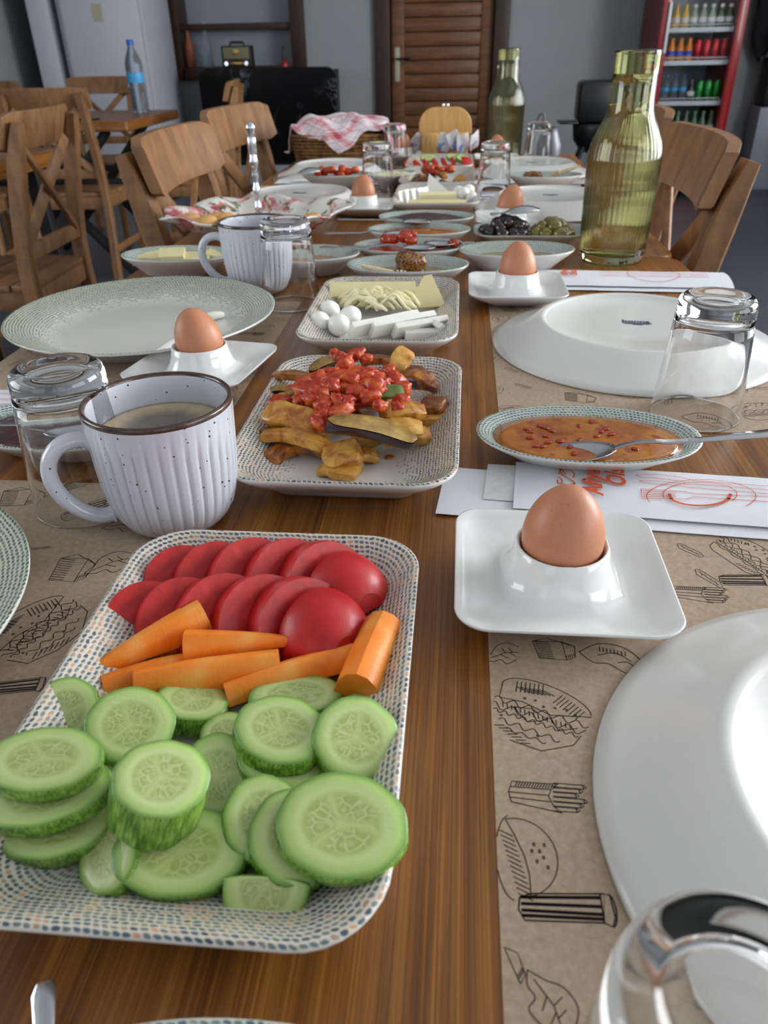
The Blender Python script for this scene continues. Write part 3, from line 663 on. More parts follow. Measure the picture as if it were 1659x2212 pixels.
# black marble counter
ct = thing('counter', 'black marble counter front with rounded corners below the shelf opening', 'counter', (-1.50, 6.62, 0))
rr_ = [(p[0], 0, p[1]) for p in rrect(0.54, 0.33, 0.085, 8)]
def rg(s_, y): return [(p[0]*s_, y, p[2]*s_+0.575) for p in rr_]
MB().loft([rg(0.99, 0.025), rg(1.0, 0.02), rg(1.0, -0.02), rg(0.99, -0.025)], cap0=True, cap1=True).build('marble_panel', W['marble'], ct, ang=0.5)
MB().box((0, 0.24, 0.44), (0.98, 0.42, 0.88), bev=0.004).build('cabinet_body', W['black'], ct)
MB().box((0, 0.02, 0.11), (1.0, 0.03, 0.22), bev=0.003).build('plinth', W['applgrey'], ct)
# radio, bottles and mill on the counter and shelf
rd = thing('radio', 'small retro radio with two knobs on the counter', 'radio', (-1.735, 6.70, 0.906))
MB().box((0, 0, 0.075), (0.235, 0.11, 0.145), bev=0.012).build('case', W['radio'], rd)
MB().box((0, -0.056, 0.098), (0.20, 0.004, 0.075), bev=0.001).build('speaker_panel', W['speaker_cloth'], rd)
MB().box((0, -0.058, 0.105), (0.05, 0.004, 0.035), bev=0.001).build('emblem', W['brass'], rd)
for sx in (-1, 1): MB().lathe([(0.017, 0), (0.017, 0.014), (0.014, 0.018)], 16, M=Matrix.Translation((sx*0.078, -0.055, 0.03)) @ Matrix.Rotation(PI/2, 4, 'X')).build('knob', W['silver'], rd)
MB().box((0, -0.057, 0.03), (0.10, 0.004, 0.018), bev=0.001).build('dial', W['brass'], rd)
MB().tube([(-0.055, 0, 0.145), (-0.05, 0, 0.168), (0.05, 0, 0.168), (0.055, 0, 0.145)], 0.009, 8).build('carry_handle', W['radio'], rd)
def jar(name, label, loc, prof, body, cap, z_cap):
    b = thing(name, label, 'bottle', loc); MB().lathe(prof, 20).build('bottle_body', body, b)
    MB().lathe([(prof[-1][0]*1.15, z_cap), (prof[-1][0]*1.15, z_cap+0.03), (prof[-1][0], z_cap+0.035)], 14).build('cap', cap, b); return b
jar('bottle', 'bottle with reddish contents at the left end of the shelf opening', (-2.235, Y1-0.01, NZ0+0.01), [(0.03, 0), (0.036, 0.01), (0.036, 0.15), (0.02, 0.19), (0.014, 0.22), (0.014, 0.25)], W['gravel_glass'], W['grey_cloth'], 0.245)
jar('bottle', 'clear glass bottle second from the left in the shelf opening', (-2.09, Y1-0.01, NZ0+0.01), [(0.035, 0), (0.042, 0.01), (0.042, 0.16), (0.022, 0.21), (0.016, 0.25), (0.016, 0.28)], W['pet'], W['applgrey'], 0.275)
pm = thing('pepper_mill', 'small red pepper mill with a dark top on the counter', 'mill', (-1.375, 6.70, 0.906))
MB().lathe([(0.028, 0), (0.03, 0.01), (0.024, 0.03), (0.012, 0.045), (0.012, 0.05)], 16).build('mill_body', W['red'], pm)
MB().lathe([(0.012, 0.045), (0.014, 0.06), (0.010, 0.09), (0.012, 0.125), (0.008, 0.135)], 14).build('mill_top', W['black_metal'], pm)
# kettle grill
gl = thing('kettle_grill', 'black barbecue grill on slim splayed legs by the far wall', 'grill', (0.90, 5.75, 0))
MB().lathe([(0.02, 0.38), (0.10, 0.40), (0.155, 0.47), (0.165, 0.56), (0.16, 0.57)], 24).build('bowl', W['black_metal'], gl)
MB().box((0.0, 0.0, 0.695), (0.30, 0.27, 0.24), bev=0.03).build('lid', W['black_metal'], gl)
MB().box((0.06, -0.138, 0.76), (0.05, 0.006, 0.035), bev=0.002).build('lid_vent', W['dull_steel'], gl)
MB().box((-0.20, 0.0, 0.575), (0.12, 0.2, 0.012), bev=0.003).build('side_tray', W['black_metal'], gl)
for a, b in (((-0.09, -0.08, 0.43), (-0.26, -0.16, 0.0)), ((0.06, -0.10, 0.42), (-0.02, -0.2, 0.0)), ((-0.08, 0.1, 0.43), (-0.2, 0.2, 0.0)), ((0.1, 0.1, 0.43), (0.2, 0.2, 0.0))):
    MB().tube([a, b], 0.013, 8).build('leg', W['black_metal'], gl)
MB().tube([(-0.16, -0.11, 0.25), (0.02, -0.15, 0.25)], 0.008, 8).build('brace', W['black_metal'], gl)
# red drinks cooler
CXc, CYf = 1.62, 6.38
co_ = thing('drinks_cooler', 'tall red drinks cooler with a glass door and stocked shelves', 'cooler', (CXc, CYf, 0))
hw = 0.285
MB().box((-hw+0.02, 0.30, 1.02), (0.04, 0.60, 1.90), bev=0.006).build('side_panel', W['red_dark'], co_)
MB().box((hw-0.02, 0.30, 1.02), (0.04, 0.60, 1.90), bev=0.006).build('side_panel', W['red_dark'], co_)
MB().box((0, 0.59, 1.02), (2*hw-0.08, 0.02, 1.90)).build('back_panel', W['cooler_in'], co_)
MB().box((0, 0.29, 1.955), (2*hw-0.08, 0.58, 0.03)).build('roof_panel', W['red'], co_)
MB().box((0, 0.29, 0.33), (2*hw-0.08, 0.56, 0.02)).build('inner_floor', W['cooler_in'], co_)
dr = MB(); 
for x in (-hw+0.035, hw-0.03): dr.box((x, -0.02, 1.14), (0.062, 0.04, 1.66), bev=0.006)
for z in (0.35, 1.935): dr.box((0, -0.02, z), (2*hw, 0.04, 0.06), bev=0.006)
dr = dr.build('glass_door', W['red'], co_)
MB().box((0, -0.018, 1.14), (2*hw-0.13, 0.006, 1.54)).build('door_pane', W['pane'], dr)
MB().box((-hw+0.05, -0.055, 1.1), (0.018, 0.03, 0.30), bev=0.005).build('door_handle', W['white_pl'], dr)
MB().box((0, 0.27, 0.19), (2*hw, 0.56, 0.28), bev=0.012).build('motor_housing', W['red'], co_)
gr = MB()
for k in range(4): gr.box((0.02, -0.012, 0.11+k*0.035), (0.42, 0.01, 0.014), bev=0.002)
gr.build('vent_grille', W['red_dark'], co_)
MB().box((0.13, -0.013, 0.275), (0.11, 0.008, 0.022), bev=0.002).build('name_badge', W['white_pl'], co_)
for sx in (-1, 1): MB().box((sx*0.22, 0.06, 0.025), (0.05, 0.05, 0.05), bev=0.01).build('foot', W['black'], co_)
SH = [0.40, 0.634, 0.887, 1.085]
for z in SH:
    m_ = MB(); m_.box((0, 0.30, z-0.006), (2*hw-0.09, 0.48, 0.012)); m_.tube([(-hw+0.06, 0.045, z), (-hw+0.06, 0.045, z+0.03), (hw-0.06, 0.045, z+0.03), (hw-0.06, 0.045, z)], 0.004, 6)
    m_.box((0, 0.05, z), (2*hw-0.10, 0.012, 0.028)); m_.build('wire_shelf', W['wire'], co_)
def can(kind, label, loc, group):
    b = thing('drink_can', label, 'can', loc, 0, group); MB().lathe([(0.022, 0), (0.028, 0.008), (0.028, 0.125), (0.022, 0.14)], 14).build('can_body', W[kind], b)
    MB().lathe([(0.022, 0.1405), (0.023, 0.143), (0.021, 0.144)], 14).build('can_lid', W['dull_steel'], b)
def drink(kind, cap, label, loc, group, h=0.15, r=0.028, name='drink_bottle'):
    b = thing(name, label, 'bottle', loc, 0, group); k = h/0.17
    MB().lathe([(r*0.9, 0), (r, 0.006), (r, 0.09*k), (r*0.92, 0.105*k), (r*0.5, 0.135*k), (r*0.45, 0.15*k)], 14).build('bottle_body', W[kind], b)
    MB().lathe([(r*0.52, 0.147*k), (r*0.52, 0.168*k), (r*0.48, 0.17*k)], 12).build('cap', W[cap], b)
    MB().lathe([(r*1.01, 0.05*k), (r*1.02, 0.052*k), (r*1.02, 0.082*k), (r*1.01, 0.084*k)], 14).build('label_band', W['blue' if kind == 'juice' else 'white_pl'], b)
for i in range(8):
    x, y = CXc-0.212+i*0.060, CYf+0.10
    if i < 4: drink('juice', 'juice', 'orange drink bottle with a blue label on the cooler\'s second shelf', (x, y, SH[2]), 'orange drinks in the cooler')
    else: can('can_red', 'red drink can on the second shelf of the cooler', (x, y, SH[2]), 'red cans in the cooler')
    if i < 3: drink('juice2', 'juice2', 'yellow drink bottle on the top visible cooler shelf', (x, y, SH[3]), 'yellow drinks in the cooler')
    elif i < 6: drink('pale_bottle', 'white_pl', 'pale bottle with a white cap on the top visible cooler shelf', (x, y, SH[3]), 'pale bottles in the cooler')
    else: drink('mineral', 'white_pl', 'green mineral water bottle on the top visible cooler shelf', (x, y, SH[3]), 'mineral waters in the cooler')
    if i < 4: pet_bottle('small water bottle on the third shelf of the cooler', (x, y, SH[1]), 0.18, 0.027, 'water bottles in the cooler')
    elif i == 4: drink('cola', 'cola', 'dark drink bottle between the water and green cans in the cooler', (x, y, SH[1]), None, 0.15, 0.026)
    else: can('can_green', 'bright green drink can on the third shelf of the cooler', (x, y, SH[1]), 'green cans in the cooler')
    if i < 2: pet_bottle('large water bottle on the lowest shelf of the cooler', (x+0.01, y, SH[0]), 0.21, 0.03, 'large water bottles in the cooler')
    else: drink('mineral', 'mineral', 'dark green bottle on the lowest shelf of the cooler', (x, y, SH[0]), 'dark green bottles in the cooler', 0.18, 0.027)
# bags and coats hanging to the right of the cooler
cr = thing('coat_rack', 'dark wall rack with hooks to the right of the cooler', 'rack', (2.50, 7.06, 0))
MB().box((0, 0, 1.55), (0.7, 0.04, 0.10), bev=0.005).build('rack_board', W['frame'], cr)
for k in range(4): MB().tube([(-0.27+k*0.18, -0.02, 1.55), (-0.27+k*0.18, -0.08, 1.54), (-0.27+k*0.18, -0.09, 1.58)], 0.008, 6).build('hook', W['black_metal'], cr)
def hang(name, label, loc, r, m, seed, cat):
    b = thing(name, label, cat, loc); blob_mesh(MB(), *r, seed, 0.28, 1.8, 3, 0.3).build('cloth_body', W[m], b, ang=None)
    MB().tube(arc((-r[0]*0.3, 0, r[2]*0.8), (0, 0, r[2]*1.7), (r[0]*0.3, 0, r[2]*0.8), 8), 0.012, 6).build('strap', W[m], b); return b
hang('jacket', 'black jacket hanging on the rack beside the cooler', (2.24, 6.97, 1.20), (0.09, 0.04, 0.30), 'dark_cloth', 1, 'jacket')
hang('cloth_bag', 'grey cloth bag hanging high at the right edge', (2.46, 6.84, 1.36), (0.12, 0.07, 0.16), 'grey_cloth', 2, 'bag')
hang('cloth_bag', 'brown cloth bag hanging below the grey one beside the cooler', (2.40, 6.80, 1.06), (0.13, 0.08, 0.11), 'brown_cloth', 3, 'bag')
bx = thing('box', 'black box standing below the hanging bags', 'box', (2.38, 6.85, 0)); MB().box((0, 0, 0.74), (0.22, 0.2, 0.30), bev=0.006).build('box_body', W['black'], bx)
MB().box((0, 0, 0.895), (0.23, 0.21, 0.02), bev=0.004).build('box_lid', W['dark_cloth'], bx); MB().box((0, 0, 0.29), (0.26, 0.24, 0.58), bev=0.006).build('stand', W['applgrey'], bx)
ob = thing('box', 'orange cardboard box at the right edge by the wall', 'box', (2.66, 6.8, 0)); MB().box((0, 0, 0.55), (0.2, 0.2, 0.22), bev=0.004).build('carton', W['orange_box'], ob); MB().box((0, 0, 0.22), (0.26, 0.3, 0.44), bev=0.006).build('stand', W['applgrey'], ob)
# ------------------------------------------------------------------ tableware builders (local origin on the table)
def ring_lengths(pts):
    U = [0.0]
    for i in range(len(pts)): U.append(U[-1] + (Vector(pts[(i+1) % len(pts)])-Vector(pts[i])).length)
    return U
def dish(ringf, prof, rim):
    """ringf(inset) -> outline; prof = (inset, z) from the middle inside over the rim to the foot; UV for the knit print"""
    rings = [[(p[0], p[1], z) for p in ringf(i)] for i, z in prof]
    V = [0.0]*len(prof)
    for k in range(rim-1, -1, -1): V[k] = V[k+1] + math.hypot(prof[k][0]-prof[k+1][0], prof[k][1]-prof[k+1][1])
    for k in range(rim+1, len(prof)): V[k] = V[k-1] - math.hypot(prof[k][0]-prof[k-1][0], prof[k][1]-prof[k-1][1])
    return MB().loft(rings, ring_lengths(rings[rim]), V, True, True)
PLAT_PROF = [(0.058, 0.0055), (0.046, 0.006), (0.036, 0.0075), (0.026, 0.0115), (0.016, 0.018), (0.008, 0.0245), (0.004, 0.0275), (0.0018, 0.0285), (0.0, 0.0275), (0.001, 0.0245), (0.008, 0.018), (0.02, 0.009), (0.028, 0.003), (0.030, 0.0), (0.036, 0.0), (0.038, 0.003), (0.055, 0.003)]
def platter_mesh(hx=0.083, hy=0.122, r=0.032):
    return dish(lambda i: rrect(hx-i, hy-i, max(r-i*0.55, 0.006), 8), PLAT_PROF, 8)
def sup(a, b, e, n=72): 
    out = []
    for k in range(n):
        t = 2*PI*k/n; c, s_ = math.cos(t), math.sin(t)
        out.append((a*math.copysign(abs(c)**(2/e), c), b*math.copysign(abs(s_)**(2/e), s_)))
    return out
OVAL_PROF = [(0.046, 0.007), (0.040, 0.007), (0.032, 0.0085), (0.022, 0.0135), (0.012, 0.021), (0.005, 0.0275), (0.002, 0.0295), (0.0, 0.029), (0.0008, 0.0265), (0.008, 0.019), (0.018, 0.009), (0.024, 0.002), (0.026, 0.0), (0.031, 0.0), (0.033, 0.002), (0.044, 0.003)]
def oval_mesh(a=0.081, b=0.049, e=2.15):
    return dish(lambda i: sup(a-i*(1.25), max(b-i, 0.002), e), OVAL_PROF, 7)
def fill_mesh(a, b, z, e=2.15, dome=0.0, seed=0, amp=0.0):
    rings = []
    for k, s_ in enumerate((1.0, 0.85, 0.6, 0.3, 0.08)):
        rings.append([(x*s_, y*s_, z+dome*(1-s_*s_)+amp*noise.noise(Vector((x*s_*60, y*s_*60, seed)))*(1 if k else 0)) for x, y in sup(a, b, e, 48)])
    return MB().loft([[(x, y, z-0.004) for x, y in sup(a*0.93, b*0.93, e, 48)]]+rings, cap0=True, cap1=True)
PL_R = 0.148
PLATE_PROF = [(0.002, 0.0055), (0.05, 0.0055), (0.085, 0.006), (0.098, 0.0075), (0.108, 0.0115), (0.120, 0.0175), (0.134, 0.0225), (0.144, 0.0255), (0.147, 0.0268), (0.148, 0.0262), (0.1475, 0.0242), (0.140, 0.0215), (0.124, 0.0165), (0.110, 0.008), (0.101, 0.001), (0.099, 0.0), (0.095, 0.0), (0.0935, 0.0012), (0.092, 0.0028), (0.05, 0.003), (0.002, 0.003)]
def plate_mesh(k=1.0):
    rim = 9; V = [0]*len(PLATE_PROF)
    for i, (r, z) in enumerate(PLATE_PROF): V[i] = (PL_R-r) if i <= rim else -(PL_R-r)-0.001
    return MB().lathe([(r*k, z) for r, z in PLATE_PROF], 96, V=V, ur=PL_R*k)
def rot_pts(name): pass
def place(o, x, y, z=0.0, rz=0.0): o.location = (x, y, TZ+z); o.rotation_euler = (0, 0, rz); return o

# glass tumbler standing upside down
GLASS_PROF = [(0.0005, 0.0985), (0.012, 0.0985), (0.017, 0.0992), (0.020, 0.1010), (0.0225, 0.1022), (0.0265, 0.1016), (0.0292, 0.0992), (0.0302, 0.0955), (0.0304, 0.090), (0.0318, 0.070), (0.0336, 0.045), (0.0354, 0.020), (0.0368, 0.002), (0.0366, 0.0004), (0.0358, 0.0), (0.0350, 0.0006), (0.0348, 0.002), (0.0335, 0.020), (0.0315, 0.045), (0.0296, 0.070), (0.0284, 0.080), (0.0262, 0.0845), (0.020, 0.0862), (0.010, 0.0868), (0.0005, 0.087)]
def tumbler(label, x, y, group='upturned water glasses'):
    global _tm
    o = tag(MB().lathe(GLASS_PROF, 64).build('glass_tumbler', W['glass'], ang=None) if _tm is None else bpy.data.objects.new('glass_tumbler', _tm), label, 'glass', group)
    if _tm is None: _tm = o.data
    else: COL.objects.link(o)
    return place(o, x, y, 0.0006)
_tm = None

# egg cup on a square saucer
def eggcup_mesh():
    n = 8; N = 4*(n+1)
    def blend(hx, rc, rad, k, z, lift):
        sq = rrect(hx, hx, rc, n); out = []
        for j, p in enumerate(sq):
            a = math.atan2(p[1], p[0]); c = (rad*math.cos(a), rad*math.sin(a)); x = p[0]*(1-k)+c[0]*k; y = p[1]*(1-k)+c[1]*k
            cf = (abs(math.sin(2*a)))**2
            out.append((x, y, z+lift*cf))
        return out
    S = [blend(0.01, 0.004, 0.002, 1, 0.0165, 0), blend(0.01, 0.004, 0.013, 1, 0.0172, 0), blend(0.02, 0.01, 0.0195, 1, 0.022, 0), blend(0.024, 0.02, 0.0232, 1, 0.032, 0),
         blend(0.024, 0.02, 0.0243, 1, 0.0352, 0), blend(0.024, 0.02, 0.0252, 1, 0.0358, 0), blend(0.025, 0.02, 0.0260, 1, 0.0350, 0), blend(0.028, 0.02, 0.0272, 1, 0.0290, 0), blend(0.03, 0.02, 0.0295, 1, 0.0205, 0), blend(0.034, 0.02, 0.0335, 1, 0.0140, 0),
         blend(0.036, 0.018, 0.0385, 0.85, 0.0108, 0), blend(0.040, 0.016, 0.043, 0.45, 0.0100, 0.0005), blend(0.048, 0.014, 0.05, 0.12, 0.0108, 0.002), blend(0.055, 0.0155, 0.05, 0.0, 0.0130, 0.004), blend(0.0588, 0.0165, 0.05, 0, 0.0150, 0.0052), blend(0.0596, 0.017, 0.05, 0, 0.0148, 0.0052),
         blend(0.0588, 0.0165, 0.05, 0, 0.0130, 0.0048), blend(0.050, 0.015, 0.05, 0.1, 0.0080, 0.002), blend(0.040, 0.014, 0.042, 0.5, 0.003, 0), blend(0.036, 0.014, 0.037, 0.9, 0.0004, 0), blend(0.034, 0.014, 0.0345, 1, 0.0, 0), blend(0.032, 0.014, 0.0325, 1, 0.002, 0), blend(0.01, 0.004, 0.004, 1, 0.003, 0)]
    return MB().loft(S, cap0=True, cap1=True)
_ec = None; _eg = None
def egg_mesh():
    prof = []
    for k in range(0, 33):
        t = PI*k/32; c = -math.cos(t); w = math.sin(t)*(1-0.115*c-0.03*c*c)
        prof.append((max(0.0222*w, 0.0002), 0.0285*c))
    return MB().lathe(prof, 40)
def egg_and_cup(lab_cup, lab_egg, x, y, rz=0.0, tilt=(0, 0), scale=1.0):
    global _ec, _eg
    c = eggcup_mesh().build('egg_cup', W['porc'], ang=None) if _ec is None else bpy.data.objects.new('egg_cup', _ec)
    if _ec is None: _ec = c.data
    else: COL.objects.link(c)
    place(tag(c, lab_cup, 'egg cup', 'white square egg cups'), x, y, 0.0008, math.radians(rz))
    e = egg_mesh().build('egg', W['egg'], ang=None) if _eg is None else bpy.data.objects.new('egg', _eg)
    if _eg is None: _eg = e.data
    else: COL.objects.link(e)
    tag(e, lab_egg, 'egg', 'brown boiled eggs'); e.location = (x, y, TZ+0.0430); e.rotation_euler = (math.radians(tilt[0]), math.radians(tilt[1]), 0.3); e.scale = (scale,)*3
    return c, e

# cutlery
def spoon(label, bowl, end, name='spoon', L=None, flip=False, size=1.0, group='steel teaspoons', mat='steel'):
    """bowl centre and handle end given as world points"""
    b, e = Vector(bowl), Vector(end); dvec = e-b; Lh = L or dvec.length; dvec.normalize()
    sdv = Vector((-dvec.y, dvec.x, 0)).normalized(); upv = dvec.cross(sdv)
    o = thing(name, label, 'spoon', b, 0, group)
    o.rotation_euler = Matrix(((dvec.x, sdv.x, upv.x), (dvec.y, sdv.y, upv.y), (dvec.z, sdv.z, upv.z))).to_euler()
    a, w, dp = 0.024*size, 0.0155*size, 0.0065*size*(-1 if flip else 1); top = []; bot = []
    for k in range(7):
        s_ = k/6; ring = []; rb = []
        for j in range(28):
            t = 2*PI*j/28; x = a*s_*math.cos(t); y = w*s_*math.sin(t)*(1-0.16*math.cos(t)); z = -dp*(1-s_*s_)
            ring.append((x, y, z)); rb.append((x*1.0, y, z-0.0009))
        top.append(ring); bot.append(rb)
    top[0] = [(0.0005*math.cos(2*PI*j/28), 0.0005*math.sin(2*PI*j/28), -dp) for j in range(28)]; bot[0] = [(p[0], p[1], -dp-0.0009) for p in top[0]]
    MB().loft(top+bot[::-1], cap0=True, cap1=True).build('spoon_bowl', W[mat], o, ang=None)
    hr = []
    for k in range(17):
        t = k/16; x = a*0.93+(Lh-a*0.93)*t; hw_ = (0.0026+0.0040*max(0, (t-0.25)/0.75)**1.2)*size*(1.0 if t < 0.95 else 0.6); z = 0.003*math.sin(min(1, t*3)*PI)*(0 if flip else 1)
        th_ = 0.0009*size
        hr.append([(x, -hw_, z), (x, -hw_*0.7, z-th_), (x, hw_*0.7, z-th_), (x, hw_, z), (x, hw_*0.7, z+th_), (x, -hw_*0.7, z+th_)])
    MB().loft(hr, cap0=True, cap1=True).build('spoon_handle', W[mat], o)
    return o
def text_mesh(body, size, shear=0.0, bold=0.0, spacing=1.0):
    cu = bpy.data.curves.new('lettering', 'FONT'); cu.body = body; cu.size = size; cu.shear = shear; cu.offset = bold; cu.align_x = 'CENTER'; cu.align_y = 'CENTER'; cu.space_line = spacing; cu.resolution_u = 3
    o = bpy.data.objects.new('lettering', cu); COL.objects.link(o)
    dg = bpy.context.evaluated_depsgraph_get(); me = bpy.data.meshes.new_from_object(o.evaluated_get(dg)); bpy.data.objects.remove(o); return me
def lettering(body, size, m, parent, loc, rz=0.0, **kw):
    me = text_mesh(body, size, **kw); me.materials.clear(); me.materials.append(m)
    o = bpy.data.objects.new('printed_lettering', me); COL.objects.link(o); o.parent = parent; o.location = loc; o.rotation_euler = (0, 0, rz); return o

# ------------------------------------------------------------------ kraft placemats with line drawings
def circ(cx, cy, rx, ry, a0=0, a1=360, n=18): return [(cx+rx*math.cos(math.radians(a0+(a1-a0)*k/n)), cy+ry*math.sin(math.radians(a0+(a1-a0)*k/n))) for k in range(n+1)]
def wavy(x0, y0, x1, y1, amp, n, ph=0.0):
    out = []; dx, dy = x1-x0, y1-y0; L = math.hypot(dx, dy)
    for k in range(n*6+1):
        t = k/(n*6); w = amp*math.sin(2*PI*n*t+ph); out.append((x0+dx*t-dy/L*w, y0+dy*t+dx/L*w))
    return out
def hatch(x0, y0, x1, y1, n, dx, dy): return [[(x0+(x1-x0)*k/n, y0+(y1-y0)*k/n), (x0+(x1-x0)*k/n+dx, y0+(y1-y0)*k/n+dy)] for k in range(n+1)]
def m_burger():
    L = [circ(0, 0.10, 0.48, 0.36, 0, 180), wavy(-0.48, 0.10, 0.48, 0.10, 0.03, 5), wavy(-0.5, 0.02, 0.5, 0.02, 0.045, 6), wavy(-0.47, -0.06, 0.47, -0.06, 0.02, 9), [(-0.46, -0.12), (-0.40, -0.02)], [(0.46, -0.12), (0.40, -0.02)],
         [(-0.44, -0.14), (0.44, -0.14)], [(-0.44, -0.2), (-0.40, -0.34), (-0.3, -0.40), (0.3, -0.40), (0.40, -0.34), (0.44, -0.2)], wavy(-0.45, -0.19, 0.45, -0.19, 0.02, 4)]
    L += hatch(0.18, 0.30, 0.40, 0.16, 7, 0.03, -0.09) + hatch(-0.40, 0.18, -0.2, 0.34, 5, 0.05, -0.06) + hatch(-0.3, -0.10, 0.36, -0.10, 14, 0.02, -0.035) + hatch(0.1, -0.36, 0.36, -0.3, 6, 0.03, 0.08)
    L += [circ(x, y, 0.014, 0.02, n=6) for x, y in ((-0.1, 0.36), (0.02, 0.40), (0.1, 0.33), (-0.02, 0.29), (-0.2, 0.30), (0.14, 0.40))]
    return L, 0.012
def m_sandwich():
    L = [circ(-0.02, 0.28, 0.46, 0.22, 10, 190, 22), [(-0.47, 0.25), (-0.42, 0.05), (-0.2, 0.12), (0.1, 0.10), (0.44, 0.30)], wavy(-0.46, 0.02, 0.46, 0.16, 0.04, 6), wavy(-0.44, -0.08, 0.46, 0.06, 0.05, 5, 1.0), wavy(-0.40, -0.14, 0.42, -0.02, 0.025, 9), [(-0.44, -0.14), (-0.36, -0.36), (-0.1, -0.44), (0.2, -0.40), (0.42, -0.16), (0.44, 0.0)],
         [(-0.25, 0.0), (-0.05, -0.12), (0.1, 0.02), (-0.08, 0.08), (-0.25, 0.0)], [(0.1, 0.08), (0.24, -0.06), (0.38, 0.08)], wavy(-0.3, -0.24, 0.3, -0.18, 0.035, 4), wavy(-0.2, -0.32, 0.2, -0.28, 0.02, 3)]
    L += hatch(-0.36, 0.38, -0.12, 0.48, 6, 0.05, -0.16) + hatch(0.1, 0.44, 0.36, 0.34, 7, -0.04, -0.16) + hatch(-0.34, 0.30, -0.1, 0.40, 6, 0.14, -0.02) + hatch(-0.3, -0.34, 0.0, -0.42, 6, 0.08, 0.05) + hatch(-0.36, 0.0, 0.3, 0.08, 15, 0.03, -0.06)
    L += [circ(x, y, 0.012, 0.012, n=5) for x, y in ((-0.2, 0.18), (-0.1, 0.21), (0.0, 0.17), (0.1, 0.22), (0.2, 0.26), (0.3, 0.24), (-0.3, -0.18), (0.1, -0.24))]
    return L, 0.011
def m_fries():
    L = [[(-0.46, -0.17), (-0.5, 0.0), (-0.46, 0.20), (0.12, 0.24), (0.03, 0.12), (0.0, 0.0), (0.06, -0.16), (0.16, -0.26), (-0.46, -0.17)], [(-0.48, 0.10), (0.03, 0.13)], [(-0.49, 0.0), (0.0, 0.02)], [(-0.48, -0.09), (0.02, -0.09)]]
    L += hatch(-0.42, 0.12, 0.06, 0.15, 14, 0.03, 0.075)
    for k in range(6):
        y = -0.24+k*0.085; x1 = 0.34+0.10*((k*7) % 3)/2
        L += [[(0.05, y), (x1, y+0.02), (x1+0.04, y+0.055), (x1, y+0.09), (0.06, y+0.07)], [(x1, y+0.02), (x1-0.01, y+0.09)]]
    return L, 0.014
def m_cup():
    L = [[(-0.48, 0.13), (-0.5, -0.06), (-0.44, -0.22), (0.36, -0.17), (0.40, 0.28), (-0.36, 0.20), (-0.48, 0.13)], [(0.36, -0.17), (0.36, 0.29), (0.46, 0.26), (0.48, -0.08), (0.44, -0.22), (0.36, -0.17)], circ(0.44, 0.03, 0.06, 0.25, 90, -90, 12)]
    for a, b in ((0.12, 0.2), (0.02, 0.06), (-0.08, -0.06), (-0.16, -0.13)):
        L += [[(-0.47, a), (0.36, b)], [(-0.47, a+0.025), (0.36, b+0.03)], [(-0.47, a+0.012), (0.36, b+0.015)]]
    return L, 0.020
def m_bun():
    L = [circ(0.0, 0.0, 0.46, 0.46, -75, 105, 24), [(-0.12, 0.44), (-0.02, 0.25), (0.08, 0.0), (0.12, -0.2), (0.12, -0.44)], circ(-0.05, 0.0, 0.2, 0.5, 100, 265, 18)]
    L += hatch(-0.2, 0.3, -0.02, -0.42, 12, 0.16, -0.07)
    L += [circ(0.2+dx, 0.05+dy, 0.012, 0.022, n=6) for dx, dy in ((0, 0.1), (0.06, 0.02), (0.02, -0.1), (0.1, -0.05), (0.12, 0.1), (-0.03, 0.02), (0.14, -0.16))]
    return L, 0.013
def m_box():
    L = [[(-0.4, 0.3), (-0.3, -0.34), (0.24, -0.36), (0.2, 0.32), (-0.4, 0.3)], [(0.2, 0.32), (0.44, 0.16), (0.42, -0.24), (0.24, -0.36)], [(-0.4, 0.3), (-0.1, 0.44), (0.44, 0.16)]]
    L += hatch(-0.36, 0.28, -0.3, -0.3, 9, 0.3, -0.02) + hatch(0.24, -0.3, 0.4, -0.2, 4, 0.0, 0.1)
    return L, 0.018
def m_leaf():
    L = [smooth_path([(-0.4, 0.45, 0), (-0.42, 0.2, 0), (-0.3, 0.0, 0), (-0.42, -0.2, 0), (-0.2, -0.45, 0)], 5), smooth_path([(-0.4, 0.45, 0), (-0.1, 0.3, 0), (0.2, 0.2, 0), (0.4, -0.1, 0), (0.3, -0.45, 0)], 5), [(-0.3, 0.3), (0.0, -0.1), (0.1, -0.45)], [(-0.1, 0.05), (-0.2, -0.2)], [(0.0, -0.1), (0.16, 0.05)], [(0.03, -0.2), (-0.08, -0.4)], [(0.05, -0.3), (0.2, -0.15)]]
    return [[(p[0], p[1]) for p in q] for q in L], 0.020
def m_stick():
    L = [[(-0.46, 0.06), (-0.40, 0.16), (0.30, 0.10), (0.46, -0.02), (0.42, -0.14), (-0.3, -0.12), (-0.46, 0.06)], wavy(-0.36, 0.06, 0.36, -0.04, 0.02, 4)]
    L += [circ(x, 0.0, 0.014, 0.014, n=5) for x in (-0.2, 0.0, 0.2)]
    return L, 0.020
def m_egg():
    L = [circ(0, 0, 0.46, 0.26, n=26), circ(0.14, 0.02, 0.16, 0.12, n=16), wavy(-0.3, 0.02, -0.05, -0.02, 0.015, 3)]
    return L, 0.016
